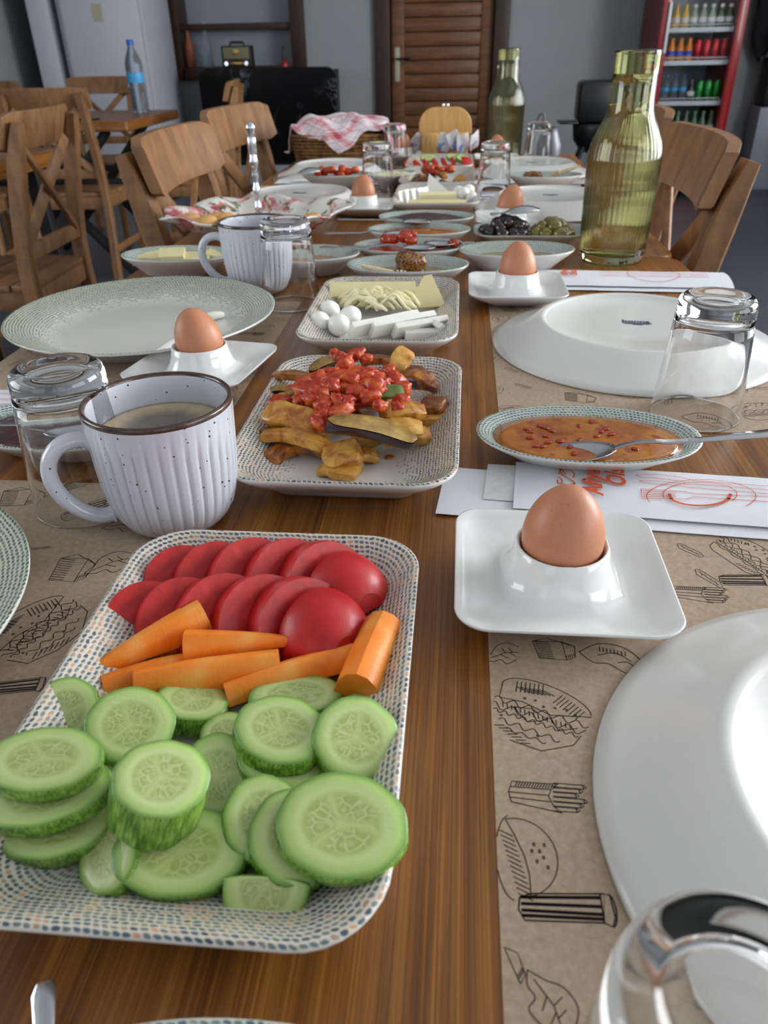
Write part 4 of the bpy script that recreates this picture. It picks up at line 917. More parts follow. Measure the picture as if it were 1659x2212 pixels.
def m_chicken():
    L = [smooth_path([(-0.45, -0.2, 0), (-0.3, 0.15, 0), (0.0, 0.3, 0), (0.3, 0.2, 0), (0.45, -0.05, 0), (0.3, -0.25, 0), (0.0, -0.2, 0), (-0.2, -0.3, 0), (-0.45, -0.2, 0)], 5), smooth_path([(-0.2, -0.1, 0), (0.0, 0.1, 0), (0.25, 0.05, 0)], 5), smooth_path([(0.1, -0.1, 0), (0.2, 0.0, 0), (0.35, -0.05, 0)], 5)]
    L = [[(p[0], p[1]) for p in q] for q in L] + hatch(-0.25, 0.1, 0.1, 0.22, 7, 0.04, -0.1)
    return L, 0.016
MOT = dict(burger=m_burger, sandwich=m_sandwich, fries=m_fries, cup=m_cup, bun=m_bun, box=m_box, leaf=m_leaf, stick=m_stick, egg=m_egg, chicken=m_chicken)
def put_motif(mb, kind, x, y, size, rot, clip, squash=1.0, z=0.00045):
    lines, w = MOT[kind](); c, s_ = math.cos(rot), math.sin(rot)
    for ln in lines:
        seg = []
        for p in ln:
            px_, py_ = p[0]*size, p[1]*size*squash; q = (x+px_*c-py_*s_, y+px_*s_+py_*c)
            if clip[0] < q[0] < clip[1] and clip[2] < q[1] < clip[3]: seg.append(q)
            else:
                if len(seg) > 1: mb.ribbon(seg, w*size*0.75+0.00012, z)
                seg = []
        if len(seg) > 1: mb.ribbon(seg, w*size*0.75+0.00012, z)
def placemat(label, x0, x1, y0, y1, fixed, seed, rz=0.0):
    cx, cy_ = (x0+x1)/2, (y0+y1)/2; hx, hy = (x1-x0)/2, (y1-y0)/2
    o = thing('placemat', label, 'placemat', (cx, cy_, TZ), rz, 'kraft paper placemats')
    MB().box((0, 0, 0.0002), (2*hx, 2*hy, 0.0003)).build('paper_sheet', W['kraft'], o, smooth=False)
    mb = MB(); clip = (-hx, hx, -hy, hy); used = []
    for kind, px_, py_, size, rot, sq in fixed:
        p = P(px_, py_, 0); x, y = p.x-cx, p.y-cy_; put_motif(mb, kind, x, y, size, math.radians(rot), clip, sq); used.append((x, y, size*0.62))
    rr = random.Random(seed); kinds = ['burger', 'fries', 'cup', 'box', 'leaf', 'stick', 'egg', 'chicken', 'stick', 'sandwich', 'bun']; tries = 0
    while tries < 900:
        tries += 1; kind = rr.choice(kinds); size = {'burger': 0.042, 'sandwich': 0.048, 'fries': 0.034, 'cup': 0.034, 'box': 0.026, 'leaf': 0.026, 'stick': 0.022, 'egg': 0.026, 'chicken': 0.036, 'bun': 0.034}[kind]
        x, y = rr.uniform(-hx, hx), rr.uniform(-hy, hy)
        if all((x-a)**2+(y-b)**2 > (size*0.56+c)**2 for a, b, c in used):
            put_motif(mb, kind, x, y, size, rr.choice((0.3, -0.4, 1.4, 0.1, -1.2, 0.8)), clip); used.append((x, y, size*0.52))
    mb.build('printed_drawings', W['ink'], o, smooth=False)
    return o
placemat('kraft paper placemat under the nearest upturned white plate on the right', 0.023, 0.318, 0.045, 0.470,
    [('sandwich', 1160, 1550, 0.050, -28, 0.9), ('fries', 1185, 1722, 0.034, -4, 0.85), ('bun', 1118, 1850, 0.034, 0, 1.1), ('cup', 1225, 1965, 0.036, 0, 0.7), ('leaf', 1195, 2160, 0.020, 0, 1.0), ('box', 1085, 2090, 0.016, 20, 1.2),
     ('box', 1195, 1405, 0.026, 0, 0.8), ('chicken', 1325, 1420, 0.036, -30, 0.9), ('leaf', 1085, 1410, 0.020, 80, 0.9), ('stick', 1490, 1190, 0.020, -40, 1), ('burger', 1610, 1200, 0.044, -60, 0.8), ('fries', 1515, 1285, 0.032, -5, 0.9), ('cup', 1610, 1255, 0.030, 0, 0.8), ('stick', 1530, 1250, 0.022, -50, 0.9)], 11)
placemat('kraft paper placemat under the marked white plate and clear glass on the right', 0.040, 0.325, 0.587, 0.958,
    [('stick', 1105, 800, 0.020, -40, 1), ('stick', 1130, 835, 0.020, -30, 1), ('box', 1250, 860, 0.034, -15, 0.8), ('chicken', 1100, 885, 0.034, 10, 0.8), ('chicken', 1530, 905, 0.044, -40, 0.9), ('burger', 1650, 890, 0.05, 10, 0.8), ('egg', 1070, 845, 0.024, 60, 1.0)], 12)
placemat('kraft paper placemat under the coffee mug on the left', -0.470, -0.196, 0.090, 0.475,
    [('sandwich', 90, 1360, 0.058, 60, 0.9), ('box', 155, 1230, 0.030, 0, 1.2), ('leaf', 235, 1215, 0.028, 100, 1.0), ('box', 40, 1075, 0.034, 10, 1.0), ('fries', 190, 1100, 0.036, 40, 0.9), ('cup', 40, 1485, 0.026, 10, 0.8), ('stick', 90, 1185, 0.014, 20, 0.6)], 13)
placemat('kraft paper placemat under the knit-patterned dinner plate on the left', -0.475, -0.197, 0.595, 0.955,
    [('egg', 575, 705, 0.022, 0, 1.0), ('fries', 545, 722, 0.030, 0, 0.7), ('burger', 265, 770, 0.034, 0, 0.8), ('egg', 540, 690, 0.03, 0, 0.8)], 14)
placemat('kraft paper placemat beneath the upturned plate behind the rose-patterned dish', -0.470, -0.150, 1.55, 1.90, [], 15)
placemat('kraft paper placemat beneath the upturned plate behind the olives', 0.035, 0.318, 1.47, 1.80, [], 16)

# ------------------------------------------------------------------ plates
def plate_up(label, x, y, rz=0.0, z=0.0006): return place(tag(plate_mesh().build('dinner_plate', W['knit_green'], ang=None), label, 'plate', 'knit-patterned dinner plates'), x, y, z, rz)
plate_up('green knit-patterned dinner plate with a scrap of cheese on the left', -0.352, 0.822)
plate_up('knit-patterned dinner plate cut off by the left edge beside the vegetable platter', -0.372, 0.272)
_pd = None
def plate_down(label, x, y, rz=0.0, mark=True):
    global _pd
    t_ = thing('dinner_plate', label, 'plate', (x, y, TZ+0.0006), rz, 'upturned white plates')
    if _pd is None:
        m_ = plate_mesh(); m_.v = [(p[0], -p[1], 0.0268-p[2]) for p in m_.v]; o = m_.build('plate_body', W['knit_green'], t_, ang=None); _pd = o.data
    else: o = bpy.data.objects.new('plate_body', _pd); COL.objects.link(o); o.parent = t_
    if mark:
        lettering('bonna', 0.0115, W['blue_ink'], t_, (0, 0, 0.0241), -rz-0.12, bold=0.0003)
        mk = MB()
        for dy, w in ((-0.0058, 0.030), (-0.0085, 0.026), (-0.0112, 0.010)): mk.box((0, dy, 0.0241), (w, 0.0011, 0.0002), -0.12)
        mk.build('printed_lines', W['blue_ink'], t_, smooth=False)
    return t_
plate_down('upturned white plate with a blue maker\'s mark behind the orange sauce dish', 0.188, 0.803)
plate_down('upturned white plate at the bottom right, nearest to us', 0.212, 0.208, mark=False)
plate_down('upturned white plate behind the rose-patterned dish on the left', -0.325, 1.640)
plate_down('upturned white plate behind the olive dish on the right', 0.175, 1.60)
plate_down('upturned white plate in front of the bread basket', -0.315, 2.075, mark=True)
plate_down('upturned white plate farthest to the right by the far green bottle', 0.175, 2.08, mark=True)

# ------------------------------------------------------------------ platters
def platter(label, x, y, rz=0.0): return place(tag(platter_mesh().build('serving_platter', W['knit'], ang=None), label, 'platter', 'rectangular knit-patterned platters'), x, y, 0.0006, math.radians(rz))
platter('rectangular knit-patterned platter holding raw tomato, carrot and cucumber', -0.099, 0.252, 0)
platter('rectangular knit-patterned platter holding fried potatoes and aubergine', -0.077, 0.556, -0.5)
platter('rectangular knit-patterned platter holding sliced cheeses in front of the honey dish', -0.080, 0.843, 0)
platter('rectangular platter of cheeses farther back between two upturned glasses', -0.045, 1.605, 0)
platter('rectangular platter of fried vegetables behind the farther cheese platter', -0.050, 1.86, 0)
platter('rectangular platter of tomato and cucumber at the far end of the table', -0.052, 2.115, 0)
# ------------------------------------------------------------------ oval dishes and their fillings
def oval(label, x, y, rz=0.0, fill=None, fz=0.020, fname='sauce', flabel=None, a=0.081, b=0.049, dome=0.0, zs=1.0):
    d_ = thing('oval_dish', label, 'dish', (x, y, TZ+0.0006), math.radians(rz), 'small oval knit-patterned dishes')
    om = oval_mesh(a, b); om.v = [(p[0], p[1], p[2]*zs) for p in om.v]; om.build('dish_body', W['knit_oval'], d_, ang=None)
    if fill:
        k = {0.020: 0.0135, 0.023: 0.0095, 0.014: 0.0215, 0.017: 0.0175}[fz]
        fm = fill_mesh(a-k*1.25+0.0006, b-k+0.0006, fz, dome=dome, seed=x*9, amp=0.0006); fm.v = [(p[0], p[1], p[2]*zs) for p in fm.v]; f = fm.build(fname, W[fill], d_, ang=None)
        if flabel: f['label'] = flabel
    return d_
oval('oval dish of orange chilli sauce with a spoon, in front of the marked plate', 0.102, 0.534, -2, 'sauce', 0.023, 'sauce', 'glossy orange sauce with red flecks', a=0.0835, b=0.0505, zs=0.76)
oval('oval dish of dark red jam behind the coffee mug', -0.312, 0.530, 0, 'jam', 0.023, 'jam', 'dark red jam', dome=0.003, zs=0.8)
oval('oval dish with a piece of honeycomb and a wooden dipper', -0.066, 1.030, 0, 'oil', 0.017, 'honey', 'thin brown honey')
oval('oval dish of red jam with two spoons resting across it', -0.070, 1.140, 0, 'redjam', 0.020, 'jam', 'bright red jam')
oval('oval dish of amber sauce behind the red jam', -0.062, 1.255, 0, 'sauce', 0.023, 'sauce', 'amber sauce', dome=0.004)
oval('oval dish of dark jam just in front of the farther cheese platter', -0.055, 1.362, 0, 'jam', 0.023, 'jam', 'dark jam', dome=0.010)
oval('greenish oval dish of oily dip between egg and olives', 0.082, 1.118, 2, 'oil', 0.017, 'dip', 'brownish oil dip')
oval('oval dish of butter pieces behind the green-patterned plate', -0.398, 1.085, 0)
oval('oval dish of orange sauce half hidden behind the upturned glass', -0.218, 1.092, 0, 'sauce', 0.017, 'sauce', 'orange red sauce')
oval('oval dish of chopped red tomato paste behind the left upturned plate', -0.285, 1.875, 0, 'redjam', 0.020, 'paste', 'red tomato paste', dome=0.004)
oval('oval dish of butter behind the farther boiled egg on the left', -0.155, 1.875, 40, None, a=0.06, b=0.040)
oval('oval dish with honeycomb far back on the right', 0.185, 1.835, 0, 'oil', 0.014, 'honey', 'thin brown honey')
oval('knit-patterned oval dish just entering the bottom edge of the picture', -0.052, 0.060, 0, 'oil', 0.014, 'dip', 'brownish oil dip')
# olive dish: a small rounded rectangle
od = thing('olive_dish', 'rounded rectangular dish holding black and green olives', 'dish', (0.112, 1.285, TZ+0.0006))
dish(lambda i: rrect(0.088-i, 0.052-i, max(0.03-i*0.5, 0.006), 8), [(0.040, 0.006), (0.034, 0.0065), (0.026, 0.009), (0.016, 0.0145), (0.006, 0.0205), (0.002, 0.022), (0, 0.0215), (0.001, 0.0195), (0.012, 0.012), (0.024, 0.002), (0.027, 0), (0.032, 0), (0.034, 0.002), (0.045, 0.003)], 6).build('dish_body', W['knit_oval'], od, ang=None)

# ------------------------------------------------------------------ glasses
tumbler('upturned glass on the left beside the coffee mug', -0.258, 0.4475)
tumbler('upturned glass on the right in front of the marked white plate', 0.207, 0.622)
tumbler('large blurred upturned glass in the bottom right corner', 0.067, 0.086)
tumbler('upturned glass in front of the second white mug', -0.207, 0.940)
tumbler('upturned glass left of the farther cheese platter', -0.178, 1.775)
tumbler('upturned glass right of the farther cheese platter', 0.072, 1.765)
tumbler('upturned glass beside the bread basket', -0.176, 2.225)
tumbler('upturned glass beside the far green bottle', 0.200, 2.215)
# ------------------------------------------------------------------ egg cups and eggs
egg_and_cup('nearest square white egg cup, beside the vegetable platter', 'large brown egg nearest to us', 0.0635, 0.3615, 0, (3, 2), 1.02)
egg_and_cup('square white egg cup behind the coffee mug on the left', 'brown egg leaning left behind the coffee mug', -0.243, 0.682, -10, (0, -12))
egg_and_cup('square white egg cup in front of the greenish dip dish', 'brown egg in front of the greenish dip dish', 0.074, 0.965, 0, (0, 0))
egg_and_cup('square white egg cup beside the rose-patterned plate', 'brown egg beside the rose-patterned plate', -0.182, 1.535, 0, (0, 0))
egg_and_cup('square white egg cup behind the olives', 'brown egg tilted behind the black olives', 0.088, 1.405, 0, (0, 14))
egg_and_cup('square white egg cup behind the glass by the bread basket', 'brown egg seen behind the glass by the bread basket', -0.160, 2.325, 0, (0, 0))
egg_and_cup('square white egg cup in front of the far green bottle', 'brown egg in front of the far green bottle', 0.095, 2.245, 0, (0, 0))

# ------------------------------------------------------------------ mugs
def mug(label, x, y, rz, full):
    m_ = thing('coffee_mug', label, 'mug', (x, y, TZ+0.0006), math.radians(rz), 'white ribbed mugs')
    body = [(0.020, 0.0035), (0.026, 0.003), (0.0285, 0.0), (0.031, 0.0006), (0.036, 0.006), (0.0405, 0.014), (0.0432, 0.024), (0.0448, 0.036), (0.0458, 0.050), (0.0464, 0.064), (0.0468, 0.073), (0.0471, 0.079), (0.0474, 0.0865)]
    def md(a, z):
        k = min(1, max(0, (z-0.006)/0.006))*min(1, max(0, (0.0735-z)/0.003))
        g = abs(math.cos(a*18)); return 1-0.030*k*(g**10)
    prof = body[:9] + [(0.0461, 0.057)] + body[9:]
    rings = []; N = 288
    for r, z in prof: rings.append([(r*md(2*PI*j/N, z)*math.cos(2*PI*j/N), r*md(2*PI*j/N, z)*math.sin(2*PI*j/N), z) for j in range(N)])
    inner = [(0.0474, 0.0868), (0.0466, 0.0876), (0.0452, 0.0878), (0.0442, 0.0870), (0.0438, 0.0855), (0.0432, 0.070), (0.0420, 0.040), (0.0395, 0.018), (0.034, 0.008), (0.02, 0.005)]
    for r, z in inner[1:]: rings.append([(r*math.cos(2*PI*j/N), r*math.sin(2*PI*j/N), z) for j in range(N)])
    nb = len(prof); mi = [0]*(len(rings)-1)
    for k in range(nb-2, nb+3): mi[k] = 1
    rings[nb-2] = [(0.0471*math.cos(2*PI*j/N), 0.0471*math.sin(2*PI*j/N), 0.0842) for j in range(N)]
    MB().loft(rings, cap0=True, cap1=True, mi=mi).build('cup', [W['mug'], W['mug_rim']], m_, ang=0.9)
    hp = smooth_path([(0.0435, 0, 0.0665), (0.052, 0, 0.0690), (0.063, 0, 0.0665), (0.0710, 0, 0.057), (0.0725, 0, 0.044), (0.0680, 0, 0.030), (0.059, 0, 0.0185), (0.049, 0, 0.0125), (0.0395, 0, 0.0125)], 5)
    rs = [0.0078 if (k < 2 or k > len(hp)-3) else 0.0060 for k in range(len(hp))]
    MB().tube(hp, rs, 14, flat=0.85).build('handle', W['mug'], m_, ang=None)
    if full:
        c = MB().lathe([(0.0415, 0.064), (0.0430, 0.0665), (0.040, 0.0665), (0.02, 0.0665), (0.002, 0.0665)], 48).build('coffee', W['coffee'], m_, ang=None); c['label'] = 'foamy pale brown coffee'
        ring = MB(); rings = []
        for zz, rr_ in ((0.0660, 0.0430), (0.0666, 0.0420), (0.0700, 0.0431)): pass
    return m_
mug('ribbed white speckled mug full of foamy coffee', -0.187, 0.432, 207, True)
mug('second white mug behind the upturned glass', -0.262, 1.010, 188, False)

# ------------------------------------------------------------------ glass bottles with water
def bottle(label, x, y, rz=0):
    b = thing('glass_bottle', label, 'bottle', (x, y, TZ+0.0006), rz, 'ribbed green glass bottles')
    out = [(0.002, 0.003), (0.034, 0.002), (0.040, 0.0), (0.0440, 0.003), (0.0465, 0.010), (0.0475, 0.022), (0.0480, 0.05), (0.0490, 0.10), (0.0498, 0.132), (0.0490, 0.146), (0.0455, 0.160), (0.0395, 0.174), (0.0335, 0.187), (0.0302, 0.197), (0.0294, 0.207), (0.0292, 0.225), (0.0292, 0.258), (0.0298, 0.262), (0.0296, 0.2645), (0.0285, 0.2655), (0.0275, 0.2645), (0.0272, 0.260)]
    inn = [(0.0268, 0.225), (0.0270, 0.205), (0.0280, 0.197), (0.0312, 0.187), (0.0372, 0.174), (0.0430, 0.160), (0.0462, 0.146), (0.0470, 0.132), (0.0460, 0.10), (0.0452, 0.05), (0.0445, 0.022), (0.0415, 0.013), (0.030, 0.010), (0.002, 0.009)]
    N = 176
    def fl(a, z):
        k = min(1, max(0, (z-0.018)/0.02))*min(1, max(0, (0.196-z)/0.03)); return 1+0.011*k*math.cos(a*44)
    rings = [[(r*fl(2*PI*j/N, z)*math.cos(2*PI*j/N), r*fl(2*PI*j/N, z)*math.sin(2*PI*j/N), z) for j in range(N)] for r, z in out]
    rings += [[(r*math.cos(2*PI*j/N), r*math.sin(2*PI*j/N), z) for j in range(N)] for r, z in inn]
    MB().loft(rings, cap0=True, cap1=True).build('glass_body', W['green_glass'], b, ang=None)
    MB().lathe([(0.002, 0.0087)] + [(r+0.0003, z-0.0002) for r, z in inn[::-1][1:]] + [(0.0271, 0.238), (0.026, 0.2375), (0.002, 0.2375)], 64).build('water', W['water'], b, ang=None)
    return b
bottle('tall ribbed green glass bottle of water at the right table edge', 0.226, 1.180)
bottle('ribbed green glass bottle of water at the far end of the table', 0.120, 2.375)
# ------------------------------------------------------------------ raw vegetables on the nearest platter
def cuke_slice(label, px, py, z, rx, ry, th, tx=0.0, ty=0.0, rz=0.0, slant=(0, 0), half=False):
    """a cut of cucumber: flesh faces and skin side; tx, ty tilt in degrees"""
    p = P(px, py, z); o = thing('cucumber_slice', label, 'cucumber', (p.x, p.y, TZ+z), 0, 'cucumber slices on the nearest platter')
    o.rotation_euler = (math.radians(tx), math.radians(ty), math.radians(rz))
    N = 44; sd = px*0.01
    def outline(k, dz):
        r_ = []
        for j in range(N):
            a = 2*PI*j/N; w = 1+0.020*noise.noise(Vector((math.cos(a)*1.5+sd, math.sin(a)*1.5, sd)))+0.010*math.cos(9*a+sd)
            x, y = rx*k*w*math.cos(a), ry*k*w*math.sin(a)
            if half and y > 0: y *= 0.12
            r_.append((x+slant[0]*dz, y+slant[1]*dz, dz))
        return r_
    for sgn, nm in ((1, 'flesh'), (-1, 'flesh')):
        h = th/2*sgn; rings = [outline(0.985, h-0.0004*sgn), outline(0.965, h), outline(0.7, h+0.0002*sgn), outline(0.4, h), outline(0.06, h-0.0002*sgn)]
        mb = MB(); vs = [q for r_ in rings for q in r_]; fs = []; uv = []; ks = (0.985, 0.965, 0.7, 0.4, 0.06)
        for i in range(4):
            for j in range(N):
                k = (j+1) % N; idx = [(i, j), (i, k), (i+1, k), (i+1, j)]
                if sgn < 0: idx = idx[::-1]
                fs.append(tuple(a*N+b for a, b in idx)); uv.append([(ks[a]*math.cos(2*PI*b/N), ks[a]*math.sin(2*PI*b/N)) for a, b in idx])
        cp = tuple(4*N+j for j in range(N)); 
        if sgn < 0: cp = cp[::-1]
        fs.append(cp); uv.append([(0.0, 0.0)]*N)
        mb.add(vs, fs, uv); mb.build(nm, W['cuke'], o, ang=None)
    rings = [outline(0.985, -th/2+0.0004), outline(1.0, -th/2+0.0014), outline(1.012, 0), outline(1.0, th/2-0.0014), outline(0.985, th/2-0.0004)]
    MB().loft(rings, [j/N*6 for j in range(N+1)], [0, 0.1, 0.5, 0.9, 1.0]).build('skin', W['cuke_skin'], o, ang=None)
    return o
CK = [('cucumber slice half hidden in the left back corner of the platter', 145, 1540, 0.020, 0.0150, 0.0165, 0.006, 28, -4, 20, (0, 0), False),
      ('large round cucumber slice at the back left of the heap', 278, 1572, 0.024, 0.0195, 0.0175, 0.010, 20, 10, 0, (0.3, 0), False),
      ('cucumber slice tucked under the carrot sticks', 415, 1528, 0.013, 0.0170, 0.0150, 0.009, -6, 12, 10, (0, 0.2), False),
      ('flat long cucumber slice lying behind the heap near the carrots', 640, 1508, 0.013, 0.0225, 0.0125, 0.006, 4, 4, 14, (0, 0), False),
      ('small cucumber slice peeking out at the back right', 785, 1545, 0.013, 0.0120, 0.0110, 0.006, 0, 14, 0, (0, 0), False),
      ('cucumber slice lying across another right of the middle', 605, 1588, 0.027, 0.0205, 0.0165, 0.0075, 8, 6, -14, (0, 0.3), False),
      ('cucumber slice leaning against the right rim of the platter', 768, 1600, 0.026, 0.0185, 0.0185, 0.0085, 12, 22, -30, (0, 0), False),
      ('cucumber slice lying below the slice right of the middle', 610, 1655, 0.0175, 0.0205, 0.0150, 0.007, -4, 4, -16, (0, 0), False),
      ('upright seedy cucumber slice in the middle of the heap', 470, 1680, 0.017, 0.0155, 0.0185, 0.006, 24, 4, 12, (0, 0), False),
      ('topmost cucumber slice of the stack at the left edge', 95, 1650, 0.037, 0.0250, 0.0150, 0.011, 6, -4, -4, (0.4, -0.2), False),
      ('second cucumber slice of the stack at the left edge', 105, 1722, 0.0255, 0.0265, 0.0155, 0.009, 2, -8, 8, (0.2, -0.2), False),
      ('lowest cucumber slice of the stack at the left edge', 125, 1795, 0.0150, 0.0225, 0.0145, 0.010, 2, -4, 8, (0.2, -0.2), False),
      ('thick cucumber chunk standing on top in the middle', 342, 1715, 0.036, 0.0180, 0.0160, 0.022, 10, 12, 4, (0.1, 0.1), False),
      ('thin pale cucumber slice left of the big front slice', 570, 1772, 0.020, 0.0160, 0.0180, 0.006, 14, 8, 20, (0, 0), False),
      ('biggest cucumber slice at the front right of the heap', 738, 1788, 0.030, 0.0250, 0.0200, 0.008, 12, 2, -8, (0.1, 0), False),
      ('cucumber slice propped behind the biggest front slice', 640, 1812, 0.0215, 0.0180, 0.0190, 0.0075, 14, 6, 20, (0, 0), False),
      ('wide cucumber slice underneath the thick chunk at the front', 395, 1845, 0.0165, 0.0260, 0.0175, 0.010, 8, 0, 4, (0, -0.2), False),
      ('narrow cucumber slice turned sideways at the front left', 248, 1850, 0.0150, 0.0130, 0.0165, 0.009, 4, -26, 30, (0, 0), False),
      ('cut half of a cucumber slice lying at the front rim', 580, 1905, 0.0180, 0.0160, 0.0190, 0.008, 38, 0, 0, (0, 0), True),
      ('small cucumber piece wedged behind the biggest front slice', 745, 1690, 0.016, 0.0110, 0.0120, 0.008, 4, 10, 0, (0, 0), False),
      ('small cucumber piece almost hidden behind the upright slice', 490, 1592, 0.012, 0.0120, 0.0120, 0.006, 4, 4, 0, (0, 0), False),
      ('cucumber slice lying flat between the left stack and the chunk', 240, 1690, 0.0150, 0.0150, 0.0140, 0.009, 0, 0, 0, (0, 0), False)]
for c in CK: cuke_slice(*c)
# tomato slices: two leaning rows
def tomato_slice(label, p, R, th, lean, rz, cap=False):
    o = thing('tomato_slice', label, 'tomato', p, 0, 'tomato slices on the nearest platter'); o.rotation_euler = Matrix.Rotation(rz, 3, 'Z').to_euler()
    Mx = Matrix.Rotation(-lean, 4, 'Y'); N = 26
    def prof(xo, k, shrink=0.0):
        rr_ = math.sqrt(max(1e-5, 1-(xo*k)**2)); pts = []
        for j in range(N+1):
            a = PI*j/N; pts.append((xo*R, -math.cos(a)*(R*0.94*rr_-shrink), math.sin(a)*(R*1.05*rr_-shrink)))
        return pts
    if cap:
        xs = [0.0, 0.15, 0.3, 0.45, 0.6, 0.72, 0.82, 0.9, 0.96]; rings = [prof(x, 0.98) for x in xs]
    else:
        t = th/R; rings = [prof(-t/2, 0.35, 0.0), prof(-t/4, 0.35), prof(0, 0.5), prof(t/4, 0.7), prof(t/2, 0.9)]
    MB().loft(rings, M=Mx, closed=False).build('skin', W['tomato'], o, ang=None)
    for ring, nm in ((rings[0], 'cut_face'), (rings[-1], 'cut_face')):
        mb = MB(); c = (ring[0][0]+(0.0008 if ring is rings[0] and not cap else 0), 0, R*0.35); n_ = len(ring)
        inn = [tuple(Vector(q).lerp(Vector(c), 0.16)) for q in ring]
        mb.loft([ring, inn], M=Mx, closed=True); mb.add(inn+[c], [(j, j+1, n_) for j in range(n_-1)]+[(n_-1, 0, n_)], M=Mx)
        mb.build(nm, W['tomato_in'], o, ang=None)
    return o
ordn = ['leftmost', 'second', 'third', 'fourth', 'fifth', 'sixth', 'seventh']
def tomato_row(which, pts, R, th, leans, rz):
    for i, (wx, wy, z) in enumerate(pts):
        p = Vector((wx, wy, TZ+z)); last = i == len(pts)-1
        lab = ('rounded tomato end piece at the right of the %s row' % which) if last else ('%s leaning tomato slice from the left in the %s row' % (ordn[i], which) if i else 'leftmost leaning tomato slice in the %s row' % which)
        tomato_slice(lab, (p.x, p.y, TZ+z), R*(0.82+0.18*min(1, (i+1)/3))*(0.90 if last else 1), th, math.radians(leans[i]), math.radians(rz), last)
tomato_row('back', [(-0.150, 0.338, 0.0075), (-0.130, 0.339, 0.008), (-0.109, 0.340, 0.0085), (-0.088, 0.340, 0.009), (-0.068, 0.339, 0.009), (-0.058, 0.336, 0.0085)], 0.0305, 0.0135, [46, 42, 38, 34, 28, 18], -46)
tomato_row('front', [(-0.158, 0.302, 0.0075), (-0.138, 0.303, 0.008), (-0.116, 0.304, 0.0085), (-0.095, 0.304, 0.009), (-0.075, 0.303, 0.009), (-0.065, 0.301, 0.0085)], 0.0310, 0.0135, [46, 42, 38, 34, 28, 18], -46)
# carrot sticks
def carrot(label, a, b, za, zb, wa, wb, roll=0.0):
    A, B = P(a[0], a[1], za), P(b[0], b[1], zb); t = B-A; L = t.length; t.normalize(); sd = Vector((-t.y, t.x, 0)).normalized(); up = t.cross(sd)
    o = tag(MB().build('carrot_stick', W['carrot']), label, 'carrot', 'carrot sticks on the nearest platter') if False else None
    mb = MB(); rings = []; K = 14; s0 = a[0]*0.013
    for k in range(K+1):
        u = k/K; w = wa+(wb-wa)*u; bend = 0.0015*math.sin(PI*u); ring = []
        for x, y in ((-1.0, -0.55), (-0.9, -0.62), (0.9, -0.62), (1.0, -0.55), (0.72, 0.30), (0.40, 0.66), (0.0, 0.80), (-0.40, 0.66), (-0.72, 0.30)):
            c_, s_ = math.cos(roll), math.sin(roll); xx, yy = x*c_-y*s_, x*s_+y*c_
            n_ = 1+0.05*noise.noise(Vector((u*5+s0, x*1.3, y*1.3)))
            ring.append((L*u, xx*w*n_, yy*w*n_+bend))
        rings.append(ring)
    mb.loft(rings, cap0=True, cap1=True); o = mb.build('carrot_stick', W['carrot'], ang=0.55)
    tag(o, label, 'carrot', 'carrot sticks on the nearest platter'); o.location = A
    o.rotation_euler = Matrix(((t.x, sd.x, up.x), (t.y, sd.y, up.y), (t.z, sd.z, up.z))).to_euler(); return o
carrot('long carrot wedge at the far left of the carrots', (165, 1470), (440, 1325), 0.014, 0.025, 0.0034, 0.0112, 0.3)
carrot('carrot stick mostly hidden under the long left wedge', (330, 1395), (420, 1375), 0.011, 0.013, 0.0073, 0.0085, 0)
carrot('pointed carrot stick with its blunt end to the left, on top', (402, 1392), (650, 1383), 0.022, 0.022, 0.0098, 0.0020, 0.2)
carrot('carrot stick half covered by the thick front stick', (225, 1488), (430, 1428), 0.012, 0.012, 0.0092, 0.0073, 0.2)
carrot('thick carrot stick lying at the front of the carrots', (295, 1480), (605, 1432), 0.016, 0.018, 0.0098, 0.0092, 0.1)
carrot('carrot stick slanting towards the right end piece', (487, 1497), (765, 1412), 0.014, 0.017, 0.0067, 0.0076, -0.1)
carrot('broad rounded carrot piece at the right end, beside the tomatoes', (772, 1490), (830, 1352), 0.019, 0.021, 0.0132, 0.0132, 0)

# ------------------------------------------------------------------ fried potatoes, aubergine and stewed tomato
def fry(label, px, py, z, L, w, t_, rz, tilt=0.0, rollx=0.0, bend=0.15, m='fry', name='potato_fry', group='fried potatoes on the second platter', cat='fried potato'):
    p = P(px, py, z); mb = MB(); rings = []; K = 12; s0 = px*0.017+py*0.009
    for k in range(K+1):
        u = -1+2*k/K; ww = w*(1-0.34*abs(u)**5)*(1+0.12*noise.noise(Vector((u*1.6, s0, 1)))); tt = t_*(1-0.3*abs(u)**6); ring = []
        zc = -bend*L*u*u*0.5+0.0008*noise.noise(Vector((u*2, s0, 4)))
        for j in range(12):
            a = 2*PI*j/12; c_, s_ = math.cos(a), math.sin(a); e = 0.34
            x, y = math.copysign(abs(c_)**e, c_)*ww, math.copysign(abs(s_)**e, s_)*tt
            n_ = 1+0.16*noise.noise(Vector((u*2.2+s0, c_*1.2, s_*1.2+s0)))
            ring.append((u*L*0.5, x*n_, y*n_*(1 if y > 0 else 0.8)+zc))
        rings.append(ring)
    mb.loft(rings, cap0=True, cap1=True); o = mb.build(name, W[m], ang=0.5)
    tag(o, label, cat, group); o.location = (p.x, p.y, TZ+z)
    o.rotation_euler = (Matrix.Rotation(math.radians(rz), 3, 'Z') @ Matrix.Rotation(math.radians(tilt), 3, 'Y') @ Matrix.Rotation(math.radians(rollx), 3, 'X')).to_euler(); return o
